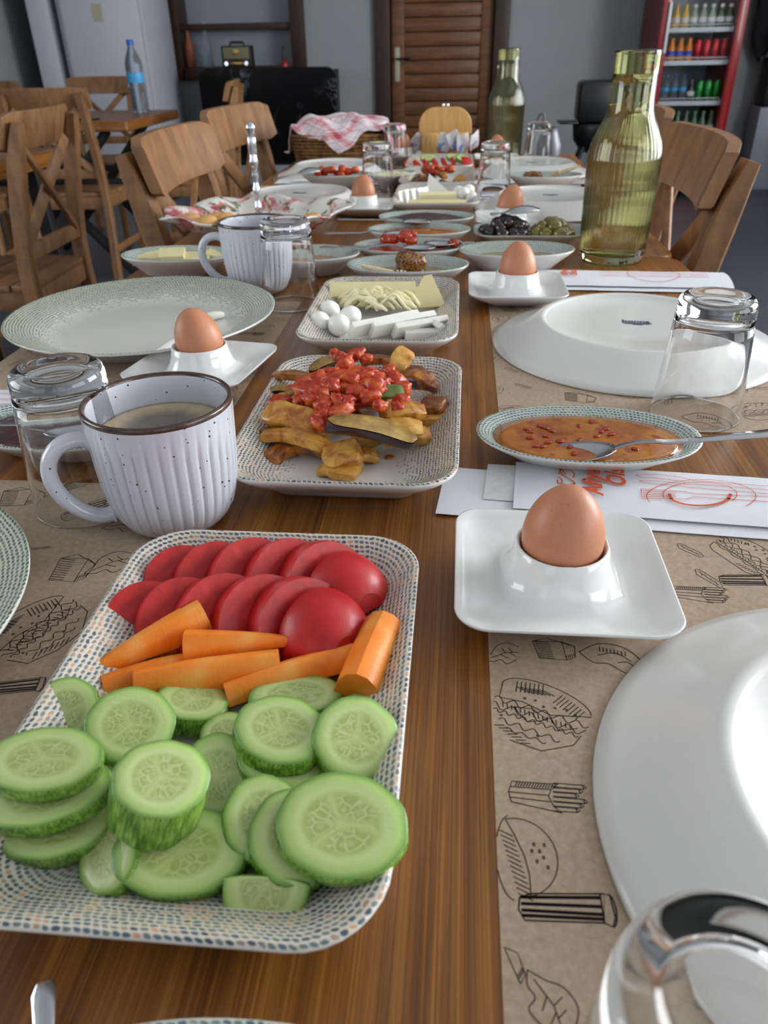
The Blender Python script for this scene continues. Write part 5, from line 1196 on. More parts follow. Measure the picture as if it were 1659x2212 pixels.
FR = [('fried potato strip lying highest at the back left', 640, 812, 0.030, 0.044, 0.0055, 0.004, -8, 4, 0), ('fried potato strip under the back left one', 652, 855, 0.024, 0.050, 0.006, 0.0045, 14, 4, 0),
      ('curved potato wedge standing up at the back right', 866, 778, 0.033, 0.026, 0.009, 0.005, 60, -30, 30), ('short potato strip behind the stewed tomato', 815, 778, 0.034, 0.030, 0.005, 0.004, 8, 0, 0),
      ('brown-edged potato piece at the far right back', 905, 812, 0.028, 0.028, 0.008, 0.005, -30, 10, 20), ('dark crisp potato tip at the right back edge', 915, 832, 0.020, 0.026, 0.006, 0.004, -14, 0, 0),
      ('large browned potato wedge at the left front', 640, 905, 0.031, 0.056, 0.011, 0.006, -18, 8, 30), ('long browned potato strip below the left wedge', 640, 945, 0.024, 0.056, 0.0065, 0.005, -12, 4, 0),
      ('dark potato strip sticking out furthest to the left', 600, 940, 0.020, 0.040, 0.006, 0.005, -24, 0, 0), ('yellow potato wedge pointing to the front left', 612, 975, 0.013, 0.034, 0.008, 0.005, 62, 8, 0),
      ('dark fried piece between the two front potatoes', 668, 968, 0.014, 0.030, 0.006, 0.005, -10, 0, 0), ('broad golden potato slab at the front of the pile', 738, 982, 0.017, 0.028, 0.014, 0.006, -72, 10, 12),
      ('browned potato slab under the golden front slab', 735, 1008, 0.011, 0.030, 0.014, 0.004, -14, 0, 0), ('small golden potato scrap beside the oil drop', 790, 985, 0.012, 0.020, 0.007, 0.004, 6, 0, 0),
      ('pale yellow potato slice on top right of the aubergine', 870, 888, 0.033, 0.036, 0.008, 0.005, 16, 0, 20), ('pale yellow potato slice lower right of the aubergine', 860, 925, 0.025, 0.038, 0.009, 0.005, 8, 0, 24),
      ('yellow potato slice under the pale ones at the right', 880, 940, 0.018, 0.036, 0.009, 0.005, 12, 0, 10), ('chunky golden potato at the far right of the pile', 938, 876, 0.023, 0.024, 0.010, 0.007, 80, 0, 0),
      ('browned potato chunk in front of the far right one', 935, 905, 0.014, 0.036, 0.011, 0.006, 10, 0, 0), ('golden potato strip along the right rim', 955, 895, 0.016, 0.030, 0.006, 0.006, 70, 0, 0),
      ('potato piece hidden deep under the tomato', 780, 860, 0.020, 0.05, 0.012, 0.008, 20, 0, 0), ('second potato piece hidden under the tomato', 720, 890, 0.018, 0.05, 0.012, 0.008, -30, 0, 0), ('third potato piece hidden under the aubergine', 820, 930, 0.014, 0.045, 0.012, 0.007, 40, 0, 0), ('potato piece under the back of the pile', 750, 815, 0.018, 0.06, 0.013, 0.008, 5, 0, 0)]
for f in FR: fry(*f)
def aubergine(label, a, b, za, zb, w, t_, roll, group='fried aubergine slices'):
    A, B = P(a[0], a[1], za), P(b[0], b[1], zb); t = B-A; L = t.length; t.normalize(); sd = Vector((-t.y, t.x, 0)).normalized(); up = t.cross(sd)
    o = thing('aubergine_slice', label, 'aubergine', A, 0, group); R3 = Matrix(((t.x, sd.x, up.x), (t.y, sd.y, up.y), (t.z, sd.z, up.z))); o.rotation_euler = (R3 @ Matrix.Rotation(roll, 3, 'X')).to_euler()
    K = 16; fl, rim_, sk = [], [], []
    for k in range(K+1):
        u = k/K; ww = w*max(0.02, 1-abs(2*u-1)**5)**0.5*(0.62+0.38*u); bend = 0.004*math.sin(PI*u)
        fl.append([(L*u, ww*y, t_*0.5+bend+0.0012*(1-y*y)) for y in (-0.96, -0.6, -0.2, 0.2, 0.6, 0.96)])
        sk.append([(L*u, ww*math.cos(a_)*1.0, t_*0.5+bend-0.0004+math.sin(a_)*t_*1.5) for a_ in [PI-(-PI*j/10)*1 for j in range(11)]])
    MB().loft(fl, closed=False).build('flesh', W['auber'], o, ang=None)
    MB().loft(sk, closed=False, ).build('skin', W['auber_skin'], o, ang=None)
    mb = MB(); mb.add(sk[0], [tuple(range(11))]); mb.add(sk[-1], [tuple(range(11))]); mb.build('skin_end', W['auber_skin'], o)
    return o
aubergine('large glossy aubergine slice with dark purple skin across the front', (705, 915), (897, 955), 0.042, 0.022, 0.0145, 0.0075, 0.12)
aubergine('dark aubergine slice peeking out at the back left of the tomato', (668, 806), (735, 780), 0.036, 0.038, 0.008, 0.005, 0.2)
aubergine('dark aubergine tip showing right of the stewed tomato', (840, 838), (900, 832), 0.032, 0.026, 0.007, 0.004, -0.4)
aubergine('aubergine strip under the tomato in the middle', (740, 862), (860, 850), 0.032, 0.030, 0.010, 0.005, -0.2)
aubergine('thin dark aubergine end at the left rim', (572, 852), (640, 846), 0.022, 0.026, 0.005, 0.004, 0.3)
fry('green pepper strip among the stewed tomato', 838, 848, 0.040, 0.026, 0.006, 0.003, 18, 0, 30, 0.1, 'pepper', 'pepper_strip', None, 'pepper') if 'pepper' in W else None
ST = [(605, 866, 0.030, 12), (738, 768, 0.045, 10), (722, 762, 0.043, 9), (770, 762, 0.045, 11), (790, 770, 0.043, 8), (745, 782, 0.047, 12), (800, 800, 0.044, 9), (720, 805, 0.045, 11), (690, 815, 0.044, 12), (715, 830, 0.046, 13), (755, 815, 0.048, 11), (785, 812, 0.046, 11), (840, 800, 0.042, 11), (855, 815, 0.042, 11), (865, 835, 0.041, 11), (868, 860, 0.040, 10), (858, 875, 0.038, 9), (805, 830, 0.048, 14), (800, 852, 0.046, 11), (650, 862, 0.036, 10), (675, 858, 0.040, 12), (690, 845, 0.044, 12), (700, 870, 0.043, 11), (728, 860, 0.045, 10), (750, 862, 0.045, 9), (735, 885, 0.043, 12), (700, 892, 0.040, 10), (688, 908, 0.037, 9), (770, 840, 0.047, 10), (820, 872, 0.043, 8), (660, 840, 0.038, 9), (830, 825, 0.044, 10)]
for i, (px, py, z, r_) in enumerate(ST):
    p = P(px, py, z); k = r_*0.00064
    o = blob_mesh(MB(), k*1.25, k*0.95, k*0.85, i+3, 0.38, 2.1, 3, 0.45).build('tomato_chunk', W['stew'], ang=None); o.location = (p.x, p.y, TZ+z-0.002); o.rotation_euler = (0.2*(i % 3), 0.3*(i % 2), i*0.9)
    if i == 0: tag(o, 'big stewed tomato chunk lying apart at the left of the pile', 'tomato')
    else: tag(o, 'glossy stewed tomato chunk heaped on the fried potatoes', 'tomato', 'stewed tomato chunks on the second platter')
o = blob_mesh(MB(), 0.044, 0.030, 0.013, 5, 0.35, 2.6, 4).build('tomato_sauce', W['stew'], ang=None); o.location = P(752, 838, 0.034); tag(o, 'glossy red tomato sauce binding the heap on the fried potatoes', 'tomato sauce')
p = P(842, 988, 0.0062); o = MB().lathe([(0.0035, 0), (0.0042, 0.0003), (0.003, 0.0008), (0.0003, 0.0009)], 20).build('oil_drop', W['sauce'], ang=None); o.location = (p.x, p.y, TZ+0.0064); tag(o, 'yellow drop of oil on the white floor of the second platter', 'oil')

# ------------------------------------------------------------------ cheeses
def slab(name, label, c, size, m, rz=0.0, tilt=(0, 0), group=None, cat='cheese', taper=1.0, bev=0.0012):
    x, y, z = (q/2 for q in size); mb = MB(); N = 5; rings = []
    for k in range(N+1):
        u = -1+2*k/N; s_ = 1-(1-taper)*(u+1)/2
        rings.append([(u*x, a*y*s_+0.0006*noise.noise(Vector((u*3+c[0]*.01, a, b))), b*z*(1+0.04*noise.noise(Vector((u*2, a*2, c[1]*.01))))) for a, b in ((-1, -0.9), (-0.94, -1), (0.94, -1), (1, -0.9), (1, 0.9), (0.94, 1), (-0.94, 1), (-1, 0.9))])
    mb.loft(rings, cap0=True, cap1=True); o = mb.build(name, W[m], ang=0.5); tag(o, label, cat, group)
    p = P(c[0], c[1], c[2]); o.location = p; o.rotation_euler = (math.radians(tilt[0]), math.radians(tilt[1]), math.radians(rz)); return o
for i, (px, py, lab) in enumerate([(690, 696, 'mozzarella ball at the far left of the cheese platter'), (712, 672, 'mozzarella ball behind the left one'), (732, 702, 'mozzarella ball nearest the white cheese slices'), (757, 684, 'mozzarella ball farthest right of the four')]):
    o = blob_mesh(MB(), 0.0122, 0.0122, 0.0120, i+1, 0.05, 1.2, 3).build('mozzarella_ball', W['mozz'], ang=None); p = P(px, py, 0.020); o.location = p; tag(o, lab, 'cheese', 'mozzarella balls')
for i, (c, size, rz, tilt, lab) in enumerate([((830, 700, 0.019), (0.082, 0.007, 0.020), 36, (34, 0), 'longest white cheese slice beside the mozzarella'), ((870, 700, 0.019), (0.076, 0.007, 0.020), 34, (34, 0), 'second white cheese slice from the mozzarella'),
        ((908, 706, 0.017), (0.062, 0.007, 0.020), 30, (38, 0), 'third white cheese slice from the mozzarella'), ((950, 710, 0.015), (0.030, 0.006, 0.022), -58, (40, 0), 'short white cheese slice at the right of the platter'), ((925, 722, 0.012), (0.050, 0.010, 0.010), 10, (10, 0), 'white cheese slice lying at the front rim')]):
    slab('white_cheese_slice', lab, c, size, 'white_cheese', rz, tilt, 'white cheese slices on the cheese platter')
slab('yellow_cheese_slice', 'long pale yellow cheese slice at the back of the platter', (805, 628, 0.0235), (0.104, 0.026, 0.0065), 'yellow_cheese', 3, (26, 0), 'yellow cheese slices')
slab('yellow_cheese_slice', 'second pale yellow cheese slice under the long one', (845, 636, 0.0145), (0.104, 0.028, 0.0065), 'yellow_cheese', -3, (16, 0), 'yellow cheese slices')
o = MB(); o.loft([[(-0.020, 0, -0.020), (0.026, 0, -0.015), (0.006, 0, 0.022), (-0.003, 0, 0.020)], [(-0.020, 0.006, -0.020), (0.026, 0.006, -0.015), (0.006, 0.006, 0.022), (-0.003, 0.006, 0.020)]], cap0=True, cap1=True)
o = o.build('yellow_cheese_slice', W['yellow_cheese'], smooth=False); o.location = P(918, 632, 0.028); o.rotation_euler = (-0.62, 0.0, -0.08); tag(o, 'triangular pale yellow cheese slice standing at the back right', 'cheese', 'yellow cheese slices')
# string cheese heap
sc_ = thing('string_cheese', 'tangled heap of string cheese in the middle of the cheese platter', 'cheese', P(800, 668, 0.010)); sr = random.Random(5)
for k in range(34):
    x0 = sr.uniform(-0.040, 0.008); y0 = sr.uniform(-0.014, 0.016); a = sr.uniform(-0.4, 0.3); L = sr.uniform(0.035, 0.06)
    pts = [Vector((x0+math.cos(a)*L*u+0.003*math.sin(u*7+k), y0+math.sin(a)*L*u+0.004*math.sin(u*5+k*2), 0.003+0.018*math.sin(PI*u)*sr.uniform(0.5, 1)+0.002)) for u in [q/8 for q in range(9)]]
    MB().tube(pts, [0.0014]+[sr.uniform(0.0018, 0.0042)]*7+[0.0014], 8, flat=0.8).build('cheese_strand', W['string_cheese'], sc_, ang=None)
for i, (px, py) in enumerate([(930, 662), (940, 672), (948, 664), (938, 680), (955, 678)]):
    o = MB().lathe([(0.0004, 0), (0.0010, 0.0003), (0.0004, 0.0008)], 6).build('black_seed', W['black']); o.location = P(px, py, 0.0085); tag(o, 'tiny black seed beside the triangular cheese slice', 'seed', 'black seeds on the cheese platter')
# farther cheese platter
FZ = 0.012
for i in range(4):
    o = slab('white_cheese_slice', '%s upright white cheese slice from the left on the farther cheese platter' % ('leftmost', 'second', 'third', 'fourth')[i], (872+i*14, 428-i*2, 0.022), (0.036, 0.006, 0.028), 'white_cheese', 60, (-12, 0), 'white cheese slices farther back')
o = MB(); o.loft([[(-0.02, 0, -0.018), (0.034, 0, -0.012), (-0.014, 0, 0.028)], [(-0.02, 0.006, -0.018), (0.034, 0.006, -0.012), (-0.014, 0.006, 0.028)]], cap0=True, cap1=True)
o = o.build('white_cheese_slice', W['white_cheese'], smooth=False); o.location = (-0.048, 1.63, TZ+0.032); o.rotation_euler = (-0.3, 0, 0); tag(o, 'triangular white cheese slice on the farther cheese platter', 'cheese')
for i, (x, y, z) in enumerate([(0.008, 1.60, 0.028), (0.024, 1.585, 0.022), (0.018, 1.62, 0.030), (-0.002, 1.63, 0.026)]):
    o = blob_mesh(MB(), 0.012, 0.012, 0.0115, i+9, 0.05, 1.2, 2).build('mozzarella_ball', W['mozz'], ang=None); o.location = (x, y, TZ+z); tag(o, 'mozzarella ball on the farther cheese platter', 'cheese', 'mozzarella balls farther back')
slab('yellow_cheese_slice', 'pale yellow cheese slice at the front of the farther cheese platter', (945, 442, 0.018), (0.11, 0.022, 0.006), 'yellow_cheese', 0, (28, 0), 'yellow cheese slices farther back')
o = slab('string_cheese', 'bundle of string cheese on the farther cheese platter', (945, 425, 0.028), (0.07, 0.018, 0.014), 'string_cheese', 6, (10, 0), None)
# farther fried platter and tomatoes
fr2 = random.Random(9)
for i in range(12):
    o = fry('browned vegetable strip on the farther fried platter', 945, 385, 0.02, fr2.uniform(0.03, 0.055), 0.009, 0.005, fr2.uniform(-90, 90), fr2.uniform(-15, 15), fr2.uniform(0, 40), 0.15, 'fry' if i % 3 else 'auber_skin', 'fried_strip', 'fried strips on the farther platter', 'fried vegetable')
    o.location = (-0.05+fr2.uniform(-0.048, 0.048), 1.82+fr2.uniform(-0.045, 0.05), TZ+0.016+0.004*(i % 4))
for i in range(14):
    k = fr2.uniform(0.006, 0.009); o = blob_mesh(MB(), k*1.4, k, k*0.9, i+40, 0.22, 1.5, 2, 0.5).build('tomato_chunk', W['stew'], ang=None); o.location = (-0.05+fr2.uniform(-0.03, 0.03), 1.83+fr2.uniform(-0.03, 0.03), TZ+0.035+fr2.uniform(0, 0.012)); o.rotation_euler = (0, 0, i)
    tag(o, 'stewed tomato chunk on the farther fried platter', 'tomato', 'stewed tomato chunks farther back')
for i in range(7):
    o = tomato_slice('%s tomato slice in the row on the farthest platter' % (['leftmost', 'second', 'third', 'middle', 'fifth', 'sixth', 'rightmost rounded'][i]), (-0.118+i*0.021, 2.075, TZ+0.010), 0.028, 0.009, math.radians(50-6*i), 0.0, i == 6); o['group'] = 'tomato slices on the farthest platter'
for i, (x, y, tz_) in enumerate([(-0.085, 2.15, 0), (0.005, 2.13, 8), (-0.02, 2.16, 0), (0.008, 2.165, 10)]):
    o = cuke_slice('cucumber slice on the farthest platter', 945, 345, 0.02, 0.019, 0.017, 0.008, 20, tz_, i*20); o.location = (x, y, TZ+0.026); o['group'] = 'cucumber slices on the farthest platter'

# ------------------------------------------------------------------ olives, butter, honeycomb, jam pieces, cookies
orr = random.Random(21)
def olive(kind, x, y, z, k, lab, grp):
    o = blob_mesh(MB(), k*1.22, k, k*0.98, orr.randint(1, 99), 0.06 if kind == 'olive_green' else 0.10, 1.5, 2).build('olive', W[kind], ang=None)
    o.location = (x, y, TZ+z); o.rotation_euler = (orr.uniform(-0.4, 0.4), orr.uniform(-0.4, 0.4), orr.uniform(0, 3)); tag(o, lab, 'olive', grp)
for i in range(20):
    a = i*2.39; rr_ = 0.0072*math.sqrt(i); lay = 0 if i > 8 else 1
    olive('olive_black', 0.078+rr_*math.cos(a)*1.15, 1.283+rr_*math.sin(a)*0.85, 0.019+0.0165*lay*(1-i/14), orr.uniform(0.0098, 0.0118), 'glossy black olive heaped in the olive dish', 'black olives')
for i in range(13):
    a = i*2.39; rr_ = 0.0086*math.sqrt(i); lay = 0 if i > 4 else 1
    olive('olive_green', 0.150+rr_*math.cos(a)*1.05, 1.283+rr_*math.sin(a)*0.9, 0.019+0.013*lay*(1-i/10), orr.uniform(0.0094, 0.0110), 'plump green olive heaped in the olive dish', 'green olives')
slab('butter_piece', 'long butter piece at the left of the butter dish', (325, 556, 0.018), (0.048, 0.030, 0.012), 'butter', 8, (10, 0), 'butter pieces', 'butter')
slab('butter_piece', 'tall butter piece in the middle of the butter dish', (372, 553, 0.022), (0.036, 0.028, 0.013), 'butter', 10, (14, 0), 'butter pieces', 'butter')
slab('butter_piece', 'flat butter piece in the front of the butter dish', (415, 560, 0.016), (0.058, 0.028, 0.012), 'butter', -4, (8, 0), 'butter pieces', 'butter')
slab('butter_piece', 'butter piece at the right end of the butter dish', (470, 553, 0.019), (0.032, 0.022, 0.012), 'butter', -16, (10, 6), 'butter pieces', 'butter')
for i, (x, y) in enumerate([(-0.175, 1.865), (-0.150, 1.88), (-0.128, 1.875)]):
    o = slab('butter_piece', '%s butter lump in the dish behind the farther egg' % ('left', 'middle', 'right')[i], (800, 390, 0.02), (0.028, 0.022, 0.013), 'butter', i*25, (6, 0), 'farther butter pieces', 'butter'); o.location = (x, y, TZ+0.022)
hc = blob_mesh(MB(), 0.021, 0.015, 0.016, 4, 0.25, 2.4, 3, 0.6).build('honeycomb_piece', W['comb'], ang=0.8); hc.location = P(888, 568, 0.026); hc.rotation_euler = (0.1, 0.2, 0.4); tag(hc, 'dark honeycomb chunk in the oval dish behind the near cheese platter', 'honeycomb')
hc = blob_mesh(MB(), 0.022, 0.016, 0.014, 6, 0.3, 2.4, 3, 0.6).build('honeycomb_piece', W['comb'], ang=0.8); hc.location = (0.160, 1.835, TZ+0.022); tag(hc, 'dark honeycomb chunk in the far dish on the right', 'honeycomb')
def dipper(label, p, rz, tilt):
    o = thing('honey_dipper', label, 'honey dipper', p); o.rotation_euler = (0, math.radians(tilt), math.radians(rz)); prof = []
    MB().lathe([(0.0024, 0.0), (0.0036, 0.02), (0.0046, 0.04), (0.0030, 0.046)], 12, M=Matrix.Rotation(PI/2, 4, 'Y')).build('stick', W['honeywood'], o)
    for k in range(4):
        z = 0.046+k*0.0048; r_ = (0.0066, 0.0078, 0.0078, 0.0064)[k]
        MB().lathe([(0.0028, z), (r_, z+0.0008), (r_, z+0.0028), (0.0028, z+0.0040)], 14, M=Matrix.Rotation(PI/2, 4, 'Y')).build('ridge', W['honeywood'], o)
dipper('small wooden honey dipper at the left of the honeycomb dish', P(782, 574, 0.030), -8, 12)
dipper('wooden honey dipper leaning out of the far honeycomb dish', (0.262, 1.845, TZ+0.045), 180, 18)
for i, (px, py, z, k) in enumerate([(850, 516, 0.034, 9), (875, 512, 0.038, 11), (888, 520, 0.036, 9), (835, 518, 0.030, 9), (890, 506, 0.038, 8), (982, 526, 0.028, 9)]):
    o = blob_mesh(MB(), k*0.00105, k*0.0009, k*0.0008, i+70, 0.35, 1.8, 2, 0.4).build('jam_fruit', W['redjam'], ang=None); o.location = P(px, py, z); tag(o, 'red jam fruit piece in the dish with two spoons' if i < 5 else 'red jam fruit piece at the right end of the jam dish', 'jam fruit', 'red jam fruit pieces')
for i in range(16):
    k = orr.uniform(0.006, 0.009); o = blob_mesh(MB(), k*1.3, k, k, i+90, 0.2, 1.4, 2, 0.5).build('tomato_piece', W['stew'], ang=None)
    o.location = (-0.285+orr.uniform(-0.048, 0.05), 1.875+orr.uniform(-0.022, 0.022), TZ+0.026+orr.uniform(0, 0.012)); tag(o, 'chopped red tomato piece in the far dish on the left', 'tomato', 'chopped tomato pieces far left')
for i in range(24):
    a = orr.uniform(0, 6.28); rr_ = math.sqrt(orr.random()); o = blob_mesh(MB(), 0.0032, 0.0019, 0.0005, i+30, 0.5, 2.0, 2, 0.2).build('pepper_flake', W['redjam'], ang=None)
    o.location = (0.102+rr_*0.055*math.cos(a), 0.534+rr_*0.03*math.sin(a), TZ+0.0188); o.rotation_euler = (0, 0, a); tag(o, 'flake of pepper floating on the orange sauce', 'pepper flake', 'flakes on the orange sauce')
sb = blob_mesh(MB(), 0.014, 0.006, 0.005, 3, 0.15, 1.5, 2, 0.5).build('cheese_scrap', W['white_cheese'], ang=None); sb.location = P(462, 682, 0.011); sb.rotation_euler = (0, 0, 0.5); tag(sb, 'leftover scrap of white cheese on the green-patterned plate', 'cheese')

# ------------------------------------------------------------------ spoons
spoon('steel spoon lying in the orange sauce, handle to the right edge', P(1255, 974, 0.0215), P(1700, 932, 0.046), size=1.05)
spoon('steel spoon handle pointing up at the bottom left corner', P(95, 2700, 0.014), P(95, 2122, 0.012), name='spoon', mat='steel', size=0.62)
spoon('spoon lying in the dark red jam at the left edge', (-0.297, 0.515, TZ+0.027), (-0.47, 0.486, TZ+0.032))
spoon('spoon across the red jam with fruit on it, handle to the left', P(905, 532, 0.034), P(690, 534, 0.034))
spoon('second spoon lying in the red jam dish', P(950, 524, 0.030), P(1010, 524, 0.030), L=0.05, size=1.0)
spoon('spoon laid on the amber sauce, handle to the left', P(860, 502, 0.032), P(700, 504, 0.034))
spoon('spoon laid on the dark jam, handle to the left', P(900, 476, 0.034), P(730, 474, 0.034))
spoon('spoon resting upside down on the black olives', P(1128, 455, 0.050), P(1000, 470, 0.042), flip=True, L=0.05, size=1.2)
spoon('spoon lying on the chopped tomato far left', P(668, 370, 0.040), P(588, 388, 0.032), flip=True, size=1.3)

# ------------------------------------------------------------------ rose plate with silver handle and cookies
rp = thing('cake_stand', 'rose-patterned wavy plate with an ornate silver centre handle', 'cake plate', (-0.345, 1.365, TZ+0.0006))
def lob(k, z, wz=0.0):
    out = []
    for j in range(96):
        a = 2*PI*j/96+0.35; r_ = k*(1+0.075*math.cos(4*(a-0.4))+0.035*math.cos(12*a)); out.append((r_*math.cos(a), r_*math.sin(a)*0.88, z+wz*math.cos(8*a)))
    return out
MB().loft([lob(0.002, 0.009), lob(0.06, 0.009), lob(0.095, 0.012), lob(0.115, 0.022, 0.001), lob(0.135, 0.034, 0.003), lob(0.152, 0.0405, 0.004), lob(0.157, 0.040, 0.004), lob(0.156, 0.0375, 0.004), lob(0.135, 0.029, 0.003), lob(0.115, 0.016, 0.001), lob(0.085, 0.003), lob(0.08, 0.0), lob(0.072, 0.0), lob(0.07, 0.003), lob(0.002, 0.004)], cap0=True, cap1=True).build('plate_body', W['rose'], rp, ang=None)
st_prof = [(0.016, 0.008), (0.015, 0.012), (0.007, 0.018), (0.0055, 0.03), (0.0075, 0.034), (0.0055, 0.038), (0.0045, 0.05), (0.007, 0.060), (0.0045, 0.064), (0.005, 0.072), (0.0065, 0.078), (0.0045, 0.083), (0.0065, 0.088), (0.0085, 0.094), (0.0062, 0.099), (0.0075, 0.108), (0.0078, 0.122), (0.006, 0.130), (0.0085, 0.134), (0.0075, 0.140), (0.002, 0.143)]
MB().lathe(st_prof, 20, M=Matrix.Translation((0.0, 0.0, 0.0)) @ Matrix.Scale(1.22, 4, (0, 0, 1))).build('silver_handle', W['silver'], rp, ang=0.9)
for i, (px, py, lab) in enumerate([(408, 478, 'leftmost golden oval cookie on the rose-patterned plate'), (445, 482, 'second cookie from the left on the rose-patterned plate'), (488, 476, 'cookie in front of the silver handle'), (500, 482, 'cookie half hidden by the second mug'), (470, 474, 'cookie at the back of the left group'), (672, 476, 'cookie on the right side of the rose-patterned plate')]):
    o = blob_mesh(MB(), 0.021, 0.015, 0.010, i+2, 0.05, 1.0, 3).build('cookie', W['cookie'], ang=None); p = P(px, py, 0.030); o.location = (p.x, min(max(p.y, 1.29), 1.42), TZ+0.032); o.rotation_euler = (0.1, 0.1*i-0.2, 0.5*i); tag(o, lab, 'cookie', 'golden cookies')

# ------------------------------------------------------------------ paper cutlery pouches
def px_prints(parent, name, lines, z, w, m):
    mb = MB(); inv = Matrix.Translation(parent.location) @ parent.rotation_euler.to_matrix().to_4x4(); inv = inv.inverted()
    for ln in lines: mb.ribbon([(inv @ P(a, b, z))[:2] for a, b in ln], w, 0)
    zz = (inv @ Vector((0, 0, TZ+z))).z; mb.v = [(a, b, zz) for a, b, c in mb.v]
    return mb.build(name, m, parent, smooth=False)
def pouch(label, x, y, rz, L=0.27, w=0.068, arch=0.003, tail=0.03, printed='simple'):
    o = thing('cutlery_pouch', label, 'cutlery pouch', (x, y, TZ+0.0010), math.radians(rz), 'white paper cutlery pouches')
    def sheet(x0, x1, w_, z0, bulge, name, m, off=0.0, th=0.0004, cut=0.0):
        rings = []
        for k in range(25):
            u = k/24; xx = x0+(x1-x0)*u; row = []
            for j in range(9):
                v = -1+2*j/8; sx = xx + (cut*(1-(v+1)/2)*(1-u))
                row.append((sx, off+v*w_/2, z0+bulge*(1-v*v)*min(1, 6*u+0.25)+0.0005*noise.noise(Vector((sx*30, v*2, x*10+y)))))
            rings.append(row+[(q[0], q[1], q[2]-th) for q in row[::-1]])
        return MB().loft(rings, cap0=True, cap1=True).build(name, m, o, ang=0.6)
    sheet(-tail-0.022, L-0.04, w*1.0, 0.0008, 0.0004, 'back_sheet', W['paper'], -w*0.16)
    sheet(-tail*0.7, L-0.04, w*0.78, 0.0020, arch*0.5, 'paper_napkin', W['tissue'], 0.004)
    sheet(0.0, L, w, 0.0034, arch, 'front_sheet', W['paper'], 0.0)
    if printed == 'simple':
        mb = MB()
        for k in range(3):
            yy = -0.012+k*0.012; mb.ribbon([(0.10, yy), (0.16, yy), (0.24, yy*0.8)], 0.0006, 0.0); mb.ribbon([(0.10, yy+0.004), (0.16, yy+0.003), (0.24, yy*0.8+0.002)], 0.0006, 0.0)
        mb.ribbon(circ(0.17, 0, 0.034, 0.028), 0.0008, 0); mb.v = [(a, b, 0.0034+arch*(1-(2*b/w)**2)+0.0008) for a, b, c in mb.v]
        mb.build('printed_cutlery', W['orange_ink'], o, smooth=False)
        lettering('Afiyet\nOlsun', 0.014, W['orange_ink'], o, (0.06, 0, 0.0034+arch+0.0009), PI/2, shear=0.25, bold=0.0004, spacing=0.85)
    return o
pz = 0.0010+0.0034+0.0030+0.0006
pn = pouch('white paper cutlery pouch printed with orange lettering behind the nearest egg', 0.046, 0.484, -5.0, printed='no')
lt = lettering('Afiyet', 0.0185, W['orange_ink'], pn, (0.0545, 0.006, pz), PI/2, shear=0.25, bold=0.0006)
lt = lettering('Olsun', 0.0185, W['orange_ink'], pn, (0.0715, 0.021, pz), PI/2, shear=0.25, bold=0.0006)
cut = [[(1385, 1056), (1386, 1075), (1430, 1077), (1480, 1078), (1500, 1073), (1659, 1083)], [(1385, 1056), (1440, 1059), (1480, 1062), (1500, 1066), (1659, 1072)], [(1389, 1060), (1460, 1064)], [(1389, 1064), (1460, 1068)], [(1389, 1068), (1460, 1071)], [(1389, 1072), (1460, 1074)],
       [(1381, 1038), (1390, 1042), (1430, 1046), (1490, 1052), (1659, 1066)], [(1381, 1038), (1430, 1040), (1480, 1045), (1560, 1050), (1659, 1058)], [(1373, 1026), (1385, 1031), (1430, 1034), (1480, 1041)], [(1373, 1026), (1420, 1024), (1470, 1031), (1500, 1038), (1659, 1050)]]
plate_l = [circ(1515, 1072, 118, 36, 160, 395, 34), circ(1512, 1068, 80, 27, 165, 390, 30)]; thick = [circ(1512, 1068, 68, 24, 200, 340, 26), circ(1512, 1068, 66, 22, 175, 205, 8), circ(1512, 1068, 66, 22, 335, 365, 8)]
orn = [smooth_path([(1208, 1012, 0), (1214, 1024, 0), (1222, 1030, 0), (1232, 1036, 0), (1240, 1042, 0), (1238, 1050, 0), (1228, 1050, 0)], 5), smooth_path([(1204, 1030, 0), (1212, 1034, 0), (1214, 1042, 0), (1206, 1044, 0), (1204, 1036, 0)], 5), smooth_path([(1214, 1016, 0), (1228, 1014, 0), (1240, 1022, 0), (1238, 1032, 0)], 5), smooth_path([(1206, 1052, 0), (1214, 1046, 0), (1222, 1046, 0), (1218, 1054, 0)], 5), [(1212, 1012), (1222, 1024), (1206, 1024), (1212, 1012)], [(1232, 1046), (1242, 1044)], [(1230, 1052), (1236, 1056)]]
orn = [[(q[0], q[1]) for q in l] for l in orn]
px_prints(pn, 'printed_cutlery', cut+plate_l, pz, 0.0006, W['orange_ink']); px_prints(pn, 'printed_plate', [[(a, 2*1068-b) for a, b in l] for l in thick[1:]]+[[(a, 2*1068-b) for a, b in thick[0]]], pz, 0.0022, W['orange_ink']); px_prints(pn, 'printed_ornament', orn, pz, 0.0010, W['orange_ink'])
pouch('white paper cutlery pouch behind the egg at the right table edge', 0.090, 1.062, -3, arch=0.006, L=0.265, w=0.078)
pouch('white paper cutlery pouch cut off by the left edge behind the upturned glass', -0.255, 0.588, 176, L=0.25)
pouch('white paper cutlery pouch in front of the far honeycomb dish', 0.045, 1.745, 0, L=0.26)
pouch('white paper cutlery pouch lying left of the far chopped tomato', -0.40, 1.965, 0, L=0.25, tail=0.02)
pouch('white paper cutlery pouch behind the far honeycomb dish', 0.075, 1.925, -6, L=0.24)

